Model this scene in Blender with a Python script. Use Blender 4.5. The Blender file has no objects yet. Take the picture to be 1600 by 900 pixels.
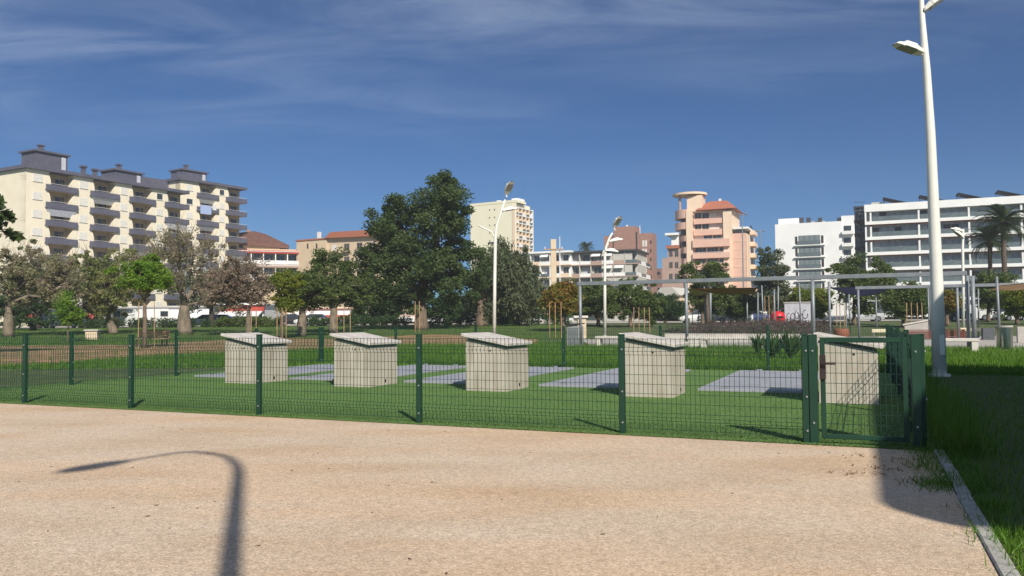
import bpy, math, random
import numpy as np
from mathutils import Matrix, Vector
R_ = math.radians
sc = bpy.context.scene
COL = sc.collection
# ------------------------------------------------------------------ camera
FPX, W, H = 1250.0, 1600.0, 900.0          # focal length in photograph pixels
EYE = Vector((0, 0, 1.24))
cam_d = bpy.data.cameras.new('camera')
cam_d.sensor_width = 36.0
cam_d.lens = FPX / W * 36.0
cam_d.clip_end = 5000
cam = bpy.data.objects.new('camera', cam_d)
COL.objects.link(cam)
CR = Matrix.Rotation(R_(90 + 2.31), 3, 'X') @ Matrix.Rotation(R_(-0.47), 3, 'Z')
cam.matrix_world = Matrix.Translation(EYE) @ CR.to_4x4()
sc.camera = cam
# ------------------------------------------------------------------ light
SUN_EL, SUN_H = R_(38.0), Vector((-0.308, 0.951, 0)).normalized()   # the way the light travels
world = bpy.data.worlds.new('World')
sc.world = world
world.use_nodes = True
wn, wl = world.node_tree.nodes, world.node_tree.links
wn.clear()
def wnode(t, **k):
    n = wn.new(t)
    for a, b in k.items():
        setattr(n, a, b)
    return n
sky = wnode('ShaderNodeTexSky', sky_type='NISHITA', sun_disc=False, sun_elevation=SUN_EL,
            sun_rotation=math.atan2(-SUN_H.x, -SUN_H.y), altitude=1500.0, air_density=1.0, dust_density=0.0, ozone_density=1.6)
tc = wnode('ShaderNodeTexCoord')
sep = wnode('ShaderNodeSeparateXYZ')
wl.new(tc.outputs['Generated'], sep.inputs[0])
def wmath(op, a, b=None):
    n = wnode('ShaderNodeMath', operation=op)
    for i, v in enumerate((a, b)):
        if v is None: continue
        if isinstance(v, (int, float)): n.inputs[i].default_value = v
        else: wl.new(v, n.inputs[i])
    return n.outputs[0]
zc = wmath('ADD', wmath('MAXIMUM', sep.outputs[2], 0.0), 0.06)
comb = wnode('ShaderNodeCombineXYZ')
wl.new(wmath('DIVIDE', sep.outputs[0], zc), comb.inputs[0])
wl.new(wmath('DIVIDE', sep.outputs[1], zc), comb.inputs[1])
mp = wnode('ShaderNodeMapping')
mp.inputs['Rotation'].default_value = (0, 0, R_(-14))
mp.inputs['Scale'].default_value = (0.42, 1.0, 1)
mp.inputs['Location'].default_value = (0.5, 0.2, 0)
wl.new(comb.outputs[0], mp.inputs[0])
n1 = wnode('ShaderNodeTexNoise'); n1.inputs['Scale'].default_value = 0.5; n1.inputs['Detail'].default_value = 3; n1.inputs['Distortion'].default_value = 0.4
n2 = wnode('ShaderNodeTexNoise'); n2.inputs['Scale'].default_value = 2.6; n2.inputs['Detail'].default_value = 9; n2.inputs['Roughness'].default_value = 0.62; n2.inputs['Distortion'].default_value = 0.9
wl.new(mp.outputs[0], n1.inputs[0]); wl.new(mp.outputs[0], n2.inputs[0])
def wramp(x, lo, hi):
    n = wnode('ShaderNodeMapRange', interpolation_type='SMOOTHSTEP')
    n.inputs['From Min'].default_value = lo; n.inputs['From Max'].default_value = hi
    wl.new(x, n.inputs['Value'])
    return n.outputs[0]
tint = wnode('ShaderNodeMixRGB', blend_type='MULTIPLY'); tint.inputs[0].default_value = 1.0
wl.new(sky.outputs[0], tint.inputs[1]); tint.inputs[2].default_value = (0.29, 0.57, 0.90, 1)
# thin cirrus: wisps low down, a thickening veil added above the view for fill light
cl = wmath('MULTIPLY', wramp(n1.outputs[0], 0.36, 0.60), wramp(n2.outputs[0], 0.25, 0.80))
fill_veil = wmath('ADD', wmath('MULTIPLY', wramp(sep.outputs[2], 0.12, 0.40), 0.40), wmath('MULTIPLY', wramp(sep.outputs[2], 0.36, 0.9), 1.0))
cl = wmath('MULTIPLY', cl, fill_veil)
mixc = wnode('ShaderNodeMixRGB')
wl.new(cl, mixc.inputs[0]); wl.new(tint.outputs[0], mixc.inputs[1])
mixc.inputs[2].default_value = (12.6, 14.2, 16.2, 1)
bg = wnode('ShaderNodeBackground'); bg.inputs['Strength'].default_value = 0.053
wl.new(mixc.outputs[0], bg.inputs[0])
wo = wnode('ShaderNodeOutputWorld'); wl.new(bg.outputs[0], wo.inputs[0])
sun_d = bpy.data.lights.new('sun', 'SUN')
sun_d.energy = 4.0; sun_d.angle = R_(0.53); sun_d.color = (1.0, 0.93, 0.82)
sun = bpy.data.objects.new('sun', sun_d); COL.objects.link(sun)
LDIR = Vector((SUN_H.x * math.cos(SUN_EL), SUN_H.y * math.cos(SUN_EL), -math.sin(SUN_EL)))
sun.rotation_euler = LDIR.to_track_quat('-Z', 'Y').to_euler()
sun.location = (10, -20, 40)
sc.view_settings.view_transform = 'Standard'
sc.view_settings.look = 'None'
sc.view_settings.exposure = 0.5
sc.view_settings.gamma = 1.0

# ------------------------------------------------------------------ pixel helpers
def ray(px, py):
    return CR @ Vector(((px - W / 2) / FPX, (H / 2 - py) / FPX, -1.0))
def ground_h(x, y):
    t = min(1, max(0, (y - 50) / 38.0)); t = t * t * (3 - 2 * t)
    return 0.75 * t
def G(px, py, z=0.0):                       # pixel -> point of the flat ground
    d = ray(px, py); k = (z - EYE.z) / d.z
    return EYE + d * k
def AT(px, py, D):                          # pixel -> point at distance D along the view
    d = ray(px, py)
    return EYE + d * (D / d.y)
def on_ground(px, D, py=515):
    p = AT(px, py, D); return Vector((p.x, p.y, ground_h(p.x, p.y)))
GA = R_(23.6)                               # the park's own grid
UX = Vector((math.cos(GA), -math.sin(GA), 0)); VX = Vector((math.sin(GA), math.cos(GA), 0))
def UV(u, v, z=0.0): return UX * u + VX * v + Vector((0, 0, z))
def touv(p): return p.dot(UX), p.dot(VX)

# ------------------------------------------------------------------ materials
MATS = {}
def mat(name, c1, c2=None, scale=4.0, rough=0.7, bump=0.0, bscale=None, metal=0.0, spec=0.4, detail=5, lo=0.35, hi=0.65, stretch=(1, 1, 1), coord='Object', trans=0.0):
    if name in MATS: return MATS[name]
    m = bpy.data.materials.new(name); m.use_nodes = True
    nt = m.node_tree; b = nt.nodes['Principled BSDF']
    b.inputs['Roughness'].default_value = rough; b.inputs['Metallic'].default_value = metal
    b.inputs['Specular IOR Level'].default_value = spec
    if c2 is None: c2 = tuple(x * 0.86 for x in c1)
    t = nt.nodes.new('ShaderNodeTexCoord'); mpn = nt.nodes.new('ShaderNodeMapping')
    mpn.inputs['Scale'].default_value = stretch
    nt.links.new(t.outputs[coord], mpn.inputs[0])
    n = nt.nodes.new('ShaderNodeTexNoise'); n.inputs['Scale'].default_value = scale; n.inputs['Detail'].default_value = detail
    nt.links.new(mpn.outputs[0], n.inputs[0])
    r = nt.nodes.new('ShaderNodeValToRGB')
    r.color_ramp.elements[0].position = lo; r.color_ramp.elements[1].position = hi
    r.color_ramp.elements[0].color = (*c2, 1); r.color_ramp.elements[1].color = (*c1, 1)
    nt.links.new(n.outputs[0], r.inputs[0]); nt.links.new(r.outputs[0], b.inputs['Base Color'])
    if bump:
        nb = nt.nodes.new('ShaderNodeTexNoise'); nb.inputs['Scale'].default_value = bscale or scale * 6; nb.inputs['Detail'].default_value = 4
        nt.links.new(mpn.outputs[0], nb.inputs[0])
        bp = nt.nodes.new('ShaderNodeBump'); bp.inputs['Strength'].default_value = bump; bp.inputs['Distance'].default_value = 0.02
        nt.links.new(nb.outputs[0], bp.inputs['Height']); nt.links.new(bp.outputs[0], b.inputs['Normal'])
    MATS[name] = m
    return m
def leafmat(name, cols, trans=0.42):        # colours picked per leaf by the attribute rnd
    if name in MATS: return MATS[name]
    m = bpy.data.materials.new(name); m.use_nodes = True
    nt = m.node_tree; nt.nodes.clear()
    a = nt.nodes.new('ShaderNodeAttribute'); a.attribute_name = 'rnd'
    r = nt.nodes.new('ShaderNodeValToRGB')
    e = r.color_ramp.elements
    while len(e) < len(cols): e.new(0.5)
    for i, c in enumerate(cols):
        e[i].position = i / (len(cols) - 1); e[i].color = (*c, 1)
    nt.links.new(a.outputs['Fac'], r.inputs[0])
    d = nt.nodes.new('ShaderNodeBsdfPrincipled'); d.inputs['Roughness'].default_value = 0.55; d.inputs['Specular IOR Level'].default_value = 0.25
    t = nt.nodes.new('ShaderNodeBsdfTranslucent'); mx = nt.nodes.new('ShaderNodeMixShader'); mx.inputs[0].default_value = trans
    nt.links.new(r.outputs[0], d.inputs['Base Color']); nt.links.new(r.outputs[0], t.inputs[0])
    nt.links.new(d.outputs[0], mx.inputs[1]); nt.links.new(t.outputs[0], mx.inputs[2])
    o = nt.nodes.new('ShaderNodeOutputMaterial'); nt.links.new(mx.outputs[0], o.inputs[0])
    MATS[name] = m
    return m
def gravelmat():
    m = bpy.data.materials.new('gravel'); m.use_nodes = True
    nt = m.node_tree; b = nt.nodes['Principled BSDF']; b.inputs['Roughness'].default_value = 0.9; b.inputs['Specular IOR Level'].default_value = 0.2
    L = nt.links.new
    t = nt.nodes.new('ShaderNodeTexCoord')
    def noise(s, d, st=(1, 1, 1)):
        mpn = nt.nodes.new('ShaderNodeMapping'); mpn.inputs['Scale'].default_value = st; mpn.inputs['Rotation'].default_value = (0, 0, R_(12))
        L(t.outputs['Object'], mpn.inputs[0])
        n = nt.nodes.new('ShaderNodeTexNoise'); n.inputs['Scale'].default_value = s; n.inputs['Detail'].default_value = d
        L(mpn.outputs[0], n.inputs[0]); return n.outputs[0]
    def ramp(x, p0, c0, p1, c1):
        r = nt.nodes.new('ShaderNodeValToRGB'); e = r.color_ramp.elements
        e[0].position = p0; e[1].position = p1; e[0].color = (*c0, 1); e[1].color = (*c1, 1); L(x, r.inputs[0]); return r.outputs[0]
    base = ramp(noise(0.9, 7, (0.7, 1.4, 1)), 0.34, (0.54, 0.405, 0.28), 0.58, (0.605, 0.475, 0.35))
    vor = nt.nodes.new('ShaderNodeTexVoronoi'); vor.inputs['Scale'].default_value = 105
    L(t.outputs['Object'], vor.inputs[0])
    sp = nt.nodes.new('ShaderNodeSeparateColor'); L(vor.outputs['Color'], sp.inputs[0])
    grain = ramp(sp.outputs[0], 0.0, (0.72, 0.70, 0.68), 1.0, (1.25, 1.26, 1.29))
    mu = nt.nodes.new('ShaderNodeMixRGB'); mu.blend_type = 'MULTIPLY'; mu.inputs[0].default_value = 1
    L(base, mu.inputs[1]); L(grain, mu.inputs[2])
    mu2 = nt.nodes.new('ShaderNodeMixRGB'); mu2.blend_type = 'MULTIPLY'; mu2.inputs[0].default_value = 1
    L(mu.outputs[0], mu2.inputs[1]); L(ramp(noise(18, 4), 0.3, (0.9, 0.9, 0.9), 0.7, (1.08, 1.08, 1.08)), mu2.inputs[2])
    mu3 = nt.nodes.new('ShaderNodeMixRGB'); mu3.blend_type = 'MULTIPLY'; mu3.inputs[0].default_value = 1
    L(mu2.outputs[0], mu3.inputs[1]); L(ramp(noise(0.55, 3, (0.45, 1.5, 1)), 0.36, (0.99, 0.94, 0.88), 0.56, (0.965, 0.99, 1.01)), mu3.inputs[2])
    L(mu3.outputs[0], b.inputs['Base Color'])
    bp = nt.nodes.new('ShaderNodeBump'); bp.inputs['Strength'].default_value = 0.5; bp.inputs['Distance'].default_value = 0.006
    L(vor.outputs['Distance'], bp.inputs['Height']); bp.invert = True
    bp2 = nt.nodes.new('ShaderNodeBump'); bp2.inputs['Strength'].default_value = 0.25; bp2.inputs['Distance'].default_value = 0.008
    L(noise(5, 3), bp2.inputs['Height']); L(bp2.outputs[0], bp.inputs['Normal'])
    L(bp.outputs[0], b.inputs['Normal'])
    return m

green_paint = mat('green_paint', (0.010, 0.048, 0.026), (0.008, 0.038, 0.021), 3, 0.5, spec=0.4)
wire_green = mat('wire_green', (0.012, 0.045, 0.032), None, 3, 0.55, spec=0.3)
bolt_metal = mat('bolt_metal', (0.6, 0.6, 0.6), None, 9, 0.35, metal=0.8)
lock_metal = mat('lock_metal', (0.07, 0.055, 0.05), None, 9, 0.4, metal=0.5)
render_cream = mat('render_cream', (0.51, 0.465, 0.39), (0.43, 0.39, 0.325), 1.6, 0.9, 0.25, 60)
lid_stone = mat('lid_stone', (0.58, 0.55, 0.52), (0.48, 0.44, 0.40), 4, 0.85, 0.2, 50)
def stain(m):
    nt = m.node_tree; b = nt.nodes['Principled BSDF']; src = b.inputs['Base Color'].links[0].from_socket
    t_ = nt.nodes.new('ShaderNodeTexCoord'); o_ = nt.nodes.new('ShaderNodeObjectInfo'); ad = nt.nodes.new('ShaderNodeVectorMath'); ad.operation = 'ADD'
    nt.links.new(t_.outputs['Object'], ad.inputs[0]); nt.links.new(o_.outputs['Location'], ad.inputs[1])
    mp_ = nt.nodes.new('ShaderNodeMapping'); mp_.inputs['Scale'].default_value = (9, 9, 0.8); nt.links.new(ad.outputs[0], mp_.inputs[0])
    n_ = nt.nodes.new('ShaderNodeTexNoise'); n_.inputs['Scale'].default_value = 1.3; n_.inputs['Detail'].default_value = 6; nt.links.new(mp_.outputs[0], n_.inputs[0])
    r_ = nt.nodes.new('ShaderNodeValToRGB'); r_.color_ramp.elements[0].position = 0.34; r_.color_ramp.elements[0].color = (0.74, 0.70, 0.64, 1); r_.color_ramp.elements[1].position = 0.52; r_.color_ramp.elements[1].color = (1, 1, 1, 1)
    nt.links.new(n_.outputs[0], r_.inputs[0]); mx = nt.nodes.new('ShaderNodeMixRGB'); mx.blend_type = 'MULTIPLY'; mx.inputs[0].default_value = 0.8
    nt.links.new(src, mx.inputs[1]); nt.links.new(r_.outputs[0], mx.inputs[2]); nt.links.new(mx.outputs[0], b.inputs['Base Color'])
stain(render_cream); stain(lid_stone)
shadow_gap = mat('neck_shadow_grey', (0.22, 0.21, 0.19), None, 5, 0.9)  # dark tone paints the shadow in the recess under the lid
hole_black = mat('hole_black', (0.01, 0.01, 0.01), None, 5, 0.9)
plate_grey = mat('plate_grey', (0.335, 0.345, 0.38), (0.275, 0.285, 0.315), 1.5, 0.62, 0.1, 80, spec=0.4)
white_paint = mat('white_paint', (0.78, 0.77, 0.70), (0.72, 0.71, 0.64), 3, 0.38, spec=0.5)
lamp_glass = mat('lamp_glass', (0.30, 0.29, 0.24), None, 8, 0.2, spec=0.6)
grey_steel = mat('grey_steel', (0.25, 0.27, 0.285), (0.20, 0.22, 0.235), 3, 0.5, metal=0.25)
concrete = mat('concrete', (0.48, 0.45, 0.40), (0.40, 0.37, 0.33), 3, 0.9, 0.25, 40)
white_conc = mat('white_concrete', (0.66, 0.62, 0.55), (0.56, 0.52, 0.46), 2, 0.85, 0.15, 40)
kerb_mat = mat('kerb_concrete', (0.42, 0.41, 0.38), (0.30, 0.29, 0.26), 7, 0.95, 0.4, 60)
asphalt = mat('asphalt', (0.06, 0.06, 0.06), None, 4, 0.9, 0.3, 90)
paving = mat('paving', (0.42, 0.39, 0.35), (0.35, 0.32, 0.29), 0.8, 0.9, 0.1, 30)
wood_pale = mat('wood_pale', (0.46, 0.31, 0.18), (0.34, 0.22, 0.12), 6, 0.7, 0.2, 30, stretch=(1, 8, 8))
wood_red = mat('wood_red', (0.17, 0.055, 0.035), (0.11, 0.035, 0.025), 6, 0.6, stretch=(1, 8, 8))
stake_wood = mat('stake_wood', (0.45, 0.29, 0.16), (0.32, 0.20, 0.11), 5, 0.8)
bark = mat('bark', (0.21, 0.155, 0.11), (0.12, 0.085, 0.06), 6, 0.95, 0.6, 14, stretch=(1, 1, 0.35))
bark_grey = mat('bark_grey', (0.23, 0.185, 0.135), (0.12, 0.10, 0.07), 4, 0.95, 0.6, 12, stretch=(1, 1, 0.4))
bark_dark = mat('bark_dark', (0.07, 0.055, 0.042), (0.04, 0.03, 0.025), 6, 0.95, 0.6, 14)
palm_bark = mat('palm_bark', (0.16, 0.12, 0.09), (0.07, 0.05, 0.04), 7, 0.95, 0.8, 9, stretch=(0.3, 0.3, 2.5))
glass = mat('window_glass', (0.05, 0.06, 0.065), (0.025, 0.03, 0.035), 0.7, 0.08, spec=0.7)
glass_pale = mat('curtain_glass', (0.27, 0.31, 0.31), (0.13, 0.16, 0.165), 0.45, 0.15, spec=0.6, stretch=(2.2, 1, 0.4))
shutter = mat('white_shutter', (0.74, 0.72, 0.66), None, 3, 0.6)

# ------------------------------------------------------------------ mesh building
class MB:
    def __init__(s): s.v = []; s.f = []
    def add(s, vs, fs):
        n = len(s.v); s.v += [tuple(p) for p in vs]; s.f += [tuple(i + n for i in f) for f in fs]; return s
    def box(s, x0, x1, y0, y1, z0, z1):
        return s.add([(x0, y0, z0), (x1, y0, z0), (x1, y1, z0), (x0, y1, z0), (x0, y0, z1), (x1, y0, z1), (x1, y1, z1), (x0, y1, z1)],
                     [(0, 3, 2, 1), (4, 5, 6, 7), (0, 1, 5, 4), (1, 2, 6, 5), (2, 3, 7, 6), (3, 0, 4, 7)])
    def cbox(s, x0, x1, y0, y1, z0, z1, c):             # box with chamfered edges
        vs = []; I = {}
        for i, x in enumerate((x0, x1)):
            for j, y in enumerate((y0, y1)):
                for k, z in enumerate((z0, z1)):
                    sx, sy, sz = (1 - 2 * i) * c, (1 - 2 * j) * c, (1 - 2 * k) * c
                    for a, p in enumerate(((x, y + sy, z + sz), (x + sx, y, z + sz), (x + sx, y + sy, z))):
                        I[i, j, k, a] = len(vs); vs.append(p)
        fs = []
        for i in (0, 1): fs.append([I[i, j, k, 0] for j, k in ((0, 0), (1, 0), (1, 1), (0, 1))])
        for j in (0, 1): fs.append([I[i, j, k, 1] for i, k in ((0, 0), (1, 0), (1, 1), (0, 1))])
        for k in (0, 1): fs.append([I[i, j, k, 2] for i, j in ((0, 0), (1, 0), (1, 1), (0, 1))])
        for a in (0, 1):
            for b in (0, 1):
                fs.append([I[a, b, 0, 0], I[a, b, 1, 0], I[a, b, 1, 1], I[a, b, 0, 1]])
                fs.append([I[a, 0, b, 0], I[a, 1, b, 0], I[a, 1, b, 2], I[a, 0, b, 2]])
                fs.append([I[0, a, b, 1], I[1, a, b, 1], I[1, a, b, 2], I[0, a, b, 2]])
                for k in (0, 1): fs.append([I[a, b, k, 0], I[a, b, k, 1], I[a, b, k, 2]])
        return s.add(vs, fs)
    def prism(s, pts, z0, z1):                          # polygon in xy
        n = len(pts)
        return s.add([(x, y, z0) for x, y in pts] + [(x, y, z1) for x, y in pts],
                     [tuple(range(n))[::-1], tuple(range(n, 2 * n))] + [(i, (i + 1) % n, n + (i + 1) % n, n + i) for i in range(n)])
    def prism_y(s, pts, y0, y1):                        # polygon in xz
        n = len(pts)
        return s.add([(x, y0, z) for x, z in pts] + [(x, y1, z) for x, z in pts],
                     [tuple(range(n)), tuple(range(n, 2 * n))[::-1]] + [(i, n + i, n + (i + 1) % n, (i + 1) % n) for i in range(n)])
    def tube(s, pts, rads, n=8, cap=True):
        pts = [Vector(p) for p in pts]
        if not hasattr(rads, '__len__'): rads = [rads] * len(pts)
        vs = []; fs = []
        ref = None
        for i, p in enumerate(pts):
            t = (pts[min(i + 1, len(pts) - 1)] - pts[max(i - 1, 0)]).normalized()
            if ref is None: ref = t.orthogonal().normalized()
            a = (ref - t * ref.dot(t)).normalized(); ref = a; b = t.cross(a)
            for k in range(n):
                w = 2 * math.pi * (k + 0.5) / n
                vs.append(p + (a * math.cos(w) + b * math.sin(w)) * rads[i])
        for i in range(len(pts) - 1):
            for k in range(n):
                fs.append((i * n + k, i * n + (k + 1) % n, (i + 1) * n + (k + 1) % n, (i + 1) * n + k))
        if cap: fs += [tuple(range(n))[::-1], tuple(range((len(pts) - 1) * n, len(pts) * n))]
        return s.add(vs, fs)
    def xform(s, M, n0=0):
        s.v = s.v[:n0] + [tuple(M @ Vector(p)) for p in s.v[n0:]]; return s
    def mesh(s, name, m, smooth=False):
        me = bpy.data.meshes.new(name); me.from_pydata(s.v, [], s.f); me.validate(); me.update()
        me.materials.append(m)
        if smooth: me.shade_smooth()
        return me
    def build(s, name, m, parent=None, loc=None, smooth=False):
        return place(name, s.mesh(name, m, smooth), parent, loc)
def place(name, me, parent=None, loc=None, rotz=0.0):
    o = bpy.data.objects.new(name, me); COL.objects.link(o)
    if parent: o.parent = parent
    if loc is not None: o.location = loc
    if rotz: o.rotation_euler = (0, 0, rotz)
    return o
def tag(o, label=None, cat=None, group=None, kind=None):
    if label: o['label'] = label
    if cat: o['category'] = cat
    if group: o['group'] = group
    if kind: o['kind'] = kind
    return o
def thing(name, label, cat, loc=(0, 0, 0), rotz=0.0, group=None):
    o = bpy.data.objects.new(name, None); COL.objects.link(o); o.empty_display_size = 0.2
    o.location = loc; o.rotation_euler = (0, 0, rotz)
    return tag(o, label, cat, group)
def copy_tree(o, parent=None):
    c = o.copy(); COL.objects.link(c); c.parent = parent
    for ch in o.children: copy_tree(ch, c)
    return c
BOXC = {}
def bpart(name, parent, x0, x1, y0, y1, z0, z1, m):     # a box part that shares mesh data with alike boxes
    if x1 < x0: x0, x1 = x1, x0
    if z1 < z0: z0, z1 = z1, z0
    k = (round(x1 - x0, 2), round(y1 - y0, 3), round(z1 - z0, 2), m.name)
    if k not in BOXC:
        BOXC[k] = MB().box(-k[0] / 2, k[0] / 2, 0, k[1], 0, k[2]).mesh(name, m)
    return place(name, BOXC[k], parent, ((x0 + x1) / 2, y0, z0))
def np_mesh(name, verts, faces4, m, rnd=None):
    me = bpy.data.meshes.new(name)
    n = len(faces4); k = faces4.shape[1]
    me.vertices.add(len(verts)); me.vertices.foreach_set('co', verts.astype(np.float32).ravel())
    me.loops.add(n * k); me.loops.foreach_set('vertex_index', faces4.astype(np.int32).ravel())
    me.polygons.add(n); me.polygons.foreach_set('loop_start', np.arange(0, n * k, k, dtype=np.int32))
    me.update(calc_edges=True)
    if rnd is not None:
        a = me.attributes.new('rnd', 'FLOAT', 'FACE'); a.data.foreach_set('value', rnd.astype(np.float32))
    me.materials.append(m)
    return me

# ------------------------------------------------------------------ ground
lawn_mat = mat('lawn_soil', (0.085, 0.125, 0.028), (0.06, 0.075, 0.025), 0.9, 0.95, 0.4, 20, lo=0.3, hi=0.7)
def sheet(name, m, ptsfn, nx, ny, dz):
    vs = []; fs = []
    for j in range(ny + 1):
        for i in range(nx + 1):
            x, y = ptsfn(i / nx, j / ny)
            vs.append((x, y, ground_h(x, y) + dz))
    for j in range(ny):
        for i in range(nx):
            a = j * (nx + 1) + i
            fs.append((a, a + 1, a + nx + 2, a + nx + 1))
    o = MB().add(vs, fs).build(name, m)
    return tag(o, kind='structure')
ys = [-3000, -300, -60, -20, 0, 20, 40, 50, 55, 60, 65, 70, 75, 80, 85, 90, 100, 150, 400, 1200, 4000]
sheet('ground', lawn_mat, lambda s, t: ((s - 0.5) * 8000, ys[int(round(t * (len(ys) - 1)))]), 8, len(ys) - 1, 0.0)
def flat(name, m, pts, z):
    o = MB().add([(p[0], p[1], z) for p in pts], [tuple(range(len(pts)))]).build(name, m)
    return tag(o, kind='structure')
V0 = 8.30; UG = 0.565; UL = -15.3; VB = 19.5
flat('gravel_path', gravelmat(), [UV(-60, -40), UV(UG, -40), UV(UG, V0), UV(-60, V0)], 0.012)
turf_mat = mat('turf', (0.120, 0.205, 0.060), (0.100, 0.178, 0.052), 0.9, 0.95, 0.06, 160, spec=0.1)
flat('artificial_turf', turf_mat, [UV(UL, V0 - 0.001), UV(UG, V0 - 0.001), UV(UG, VB), UV(UL, VB)], 0.018)
dirt_mat = mat('dirt', (0.36, 0.21, 0.115), (0.20, 0.15, 0.06), 0.35, 0.95, 0.4, 9, lo=0.4, hi=0.6)
lo_e = [(-150, 578), (0, 575), (100, 569), (200, 560), (300, 554), (400, 549), (500, 547), (600, 545), (720, 542), (840, 536)]
up_e = [(-150, 541), (0, 540), (100, 540), (200, 539), (300, 534), (400, 531), (500, 530), (600, 528), (720, 526), (840, 530)]
def dirtpt(s, t):
    x = s * 9; i = min(8, int(x)); f = x - i
    a = [lo_e[i][k] * (1 - f) + lo_e[i + 1][k] * f for k in (0, 1)]; b = [up_e[i][k] * (1 - f) + up_e[i + 1][k] * f for k in (0, 1)]
    a[1] += 1.5 * math.sin(s * 40) ; b[1] += 0.6 * math.sin(s * 57 + 1)
    pa, pb = G(*a), G(*b)
    p = pa.lerp(pb, t); return p.x, p.y
sheet('dirt_path', dirt_mat, dirtpt, 60, 6, 0.010)
# plaza, street
pz = [G(925, 541), G(1640, 549), UV(60, 34), UV(60, 66), G(900, 527)]
flat('plaza_paving', paving, pz, 0.008)
ST0, ST1 = 96.0, 112.0
sheet('road', asphalt, lambda s, t: ((s - 0.5) * 500, ST0 + (ST1 - ST0) * t), 10, 2, 0.006)
pv = MB().box(-250, 250, ST1, ST1 + 6, 0.70, 0.89).build('pavement', paving); tag(pv, kind='structure')

# gravel edge: row of kerb stones
kr = tag(thing('kerb', None, None), kind='structure')
KS = MB().cbox(-0.045, 0.04, 0.004, 0.996, -0.1, 0.03, 0.008).mesh('kerb_stone', kerb_mat)
rng = random.Random(4)
for i in range(-6, 8):
    p = UV(UG + 0.05, i + 0.3, rng.uniform(-0.004, 0.006))
    place('kerb_stone', KS, kr, p, -GA + rng.uniform(-0.006, 0.006))
# ------------------------------------------------------------------ fence
FH = 1.03
def zigzag_mesh(width, name):
    mb = MB()
    ZS = [0.05, 0.15, 0.19, 0.23, 0.35, 0.45, 0.55, 0.65, 0.75, 0.84, 0.88, 0.92, 1.02]
    YS = [0, 0, -0.028, 0, 0, 0, 0, 0, 0, 0, -0.028, 0, 0]
    n = int(round(width / 0.05))
    r = 0.0022
    for i in range(n + 1):
        x = -width / 2 + i * width / n
        n0 = len(mb.v)
        for k, (y, z) in enumerate(zip(YS, ZS)):
            mb.v += [(x - r, y - r, z), (x + r, y - r, z), (x + r, y + r, z), (x - r, y + r, z)]
        for k in range(len(ZS) - 1):
            a = n0 + 4 * k
            mb.f += [(a + j, a + (j + 1) % 4, a + 4 + (j + 1) % 4, a + 4 + j) for j in range(4)]
    for y, z in [(0, 0.06), (0, 0.15), (-0.028, 0.19), (0, 0.23), (0, 0.33), (0, 0.43), (0, 0.53), (0, 0.63), (0, 0.73), (0, 0.84), (-0.028, 0.88), (0, 0.92), (0, 1.01)]:
        mb.box(-width / 2, width / 2, y + r, y + 3 * r, z - r, z + r)
    return mb.mesh(name, wire_green)
ZM = {}
def fence_panel(parent, p0, p1, rot, name='mesh_panel'):
    w = (Vector(p1) - Vector(p0)).length - 0.07
    k = round(w, 2)
    if k not in ZM: ZM[k] = zigzag_mesh(k, name)
    o = place(name, ZM[k], parent, (Vector(p0) + Vector(p1)) / 2, rot)
    o['kind'] = 'stuff'
    return o
POST = MB().cbox(-0.03, 0.03, -0.03, 0.03, 0.0, FH + 0.02, 0.004).mesh('post', green_paint)
CAPM = MB().cbox(-0.032, 0.032, -0.032, 0.032, FH + 0.02, FH + 0.034, 0.004).mesh('post_cap', green_paint)
BOLT = MB().tube([(0, 0, 0), (0, -0.012, 0)], 0.010, 6).mesh('bolt', bolt_metal)
def fence_post(parent, p, rot):
    o = place('post', POST, parent, p, rot); place('post_cap', CAPM, o)
    for z in (0.12, 0.45, 0.90): place('bolt', BOLT, o, (0.012, -0.03, z))
def fence(label, pts, group, rot_extra=0):
    base = Vector(pts[0]); root = thing('wire_fence', label, 'fence', base, 0, group)
    d = Vector(pts[-1]) - base; rot = math.atan2(d.y, d.x)
    for p in pts: fence_post(root, Vector(p) - base, rot)
    for a, b in zip(pts, pts[1:]): fence_panel(root, Vector(a) - base, Vector(b) - base, rot)
    return root
gz = 0.018
VF = V0 + 0.10
def front_u(px):                             # where pixel column px crosses the front fence line
    lo, hi = -20.0, 3.0
    for _ in range(50):
        m_ = (lo + hi) / 2; p = UV(m_, VF, 0.5); q = CR.transposed() @ (p - EYE)
        if W / 2 + FPX * q.x / -q.z < px: lo = m_
        else: hi = m_
    return lo
ups = [front_u(x) for x in (39, 205, 405, 655, 972, 1259)]
ups = [ups[0] - 2.6] + ups
fence('front run of green wire mesh fence along the gravel edge', [UV(u, VF, gz) for u in ups], 'green mesh fence runs')
UR = 0.50; VB0 = 19.35; ULF = ups[0]
def span(a, b, n): return [a + (b - a) * i / n for i in range(n + 1)]
fence('far run of green wire mesh fence behind the grey plates', [UV(u, VB0, gz) for u in span(ULF, UR, 6)], 'green mesh fence runs')
fence('side run of green wire mesh fence behind the gate and tall lamp', [UV(UR, v, gz) for v in span(VF + 0.06, VB0 - 0.12, 4)], 'green mesh fence runs')
fence('side run of green wire mesh fence facing the dirt path and slatted bench', [UV(ULF, v, gz) for v in span(VF + 0.12, VB0 - 0.12, 4)], 'green mesh fence runs')
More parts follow.
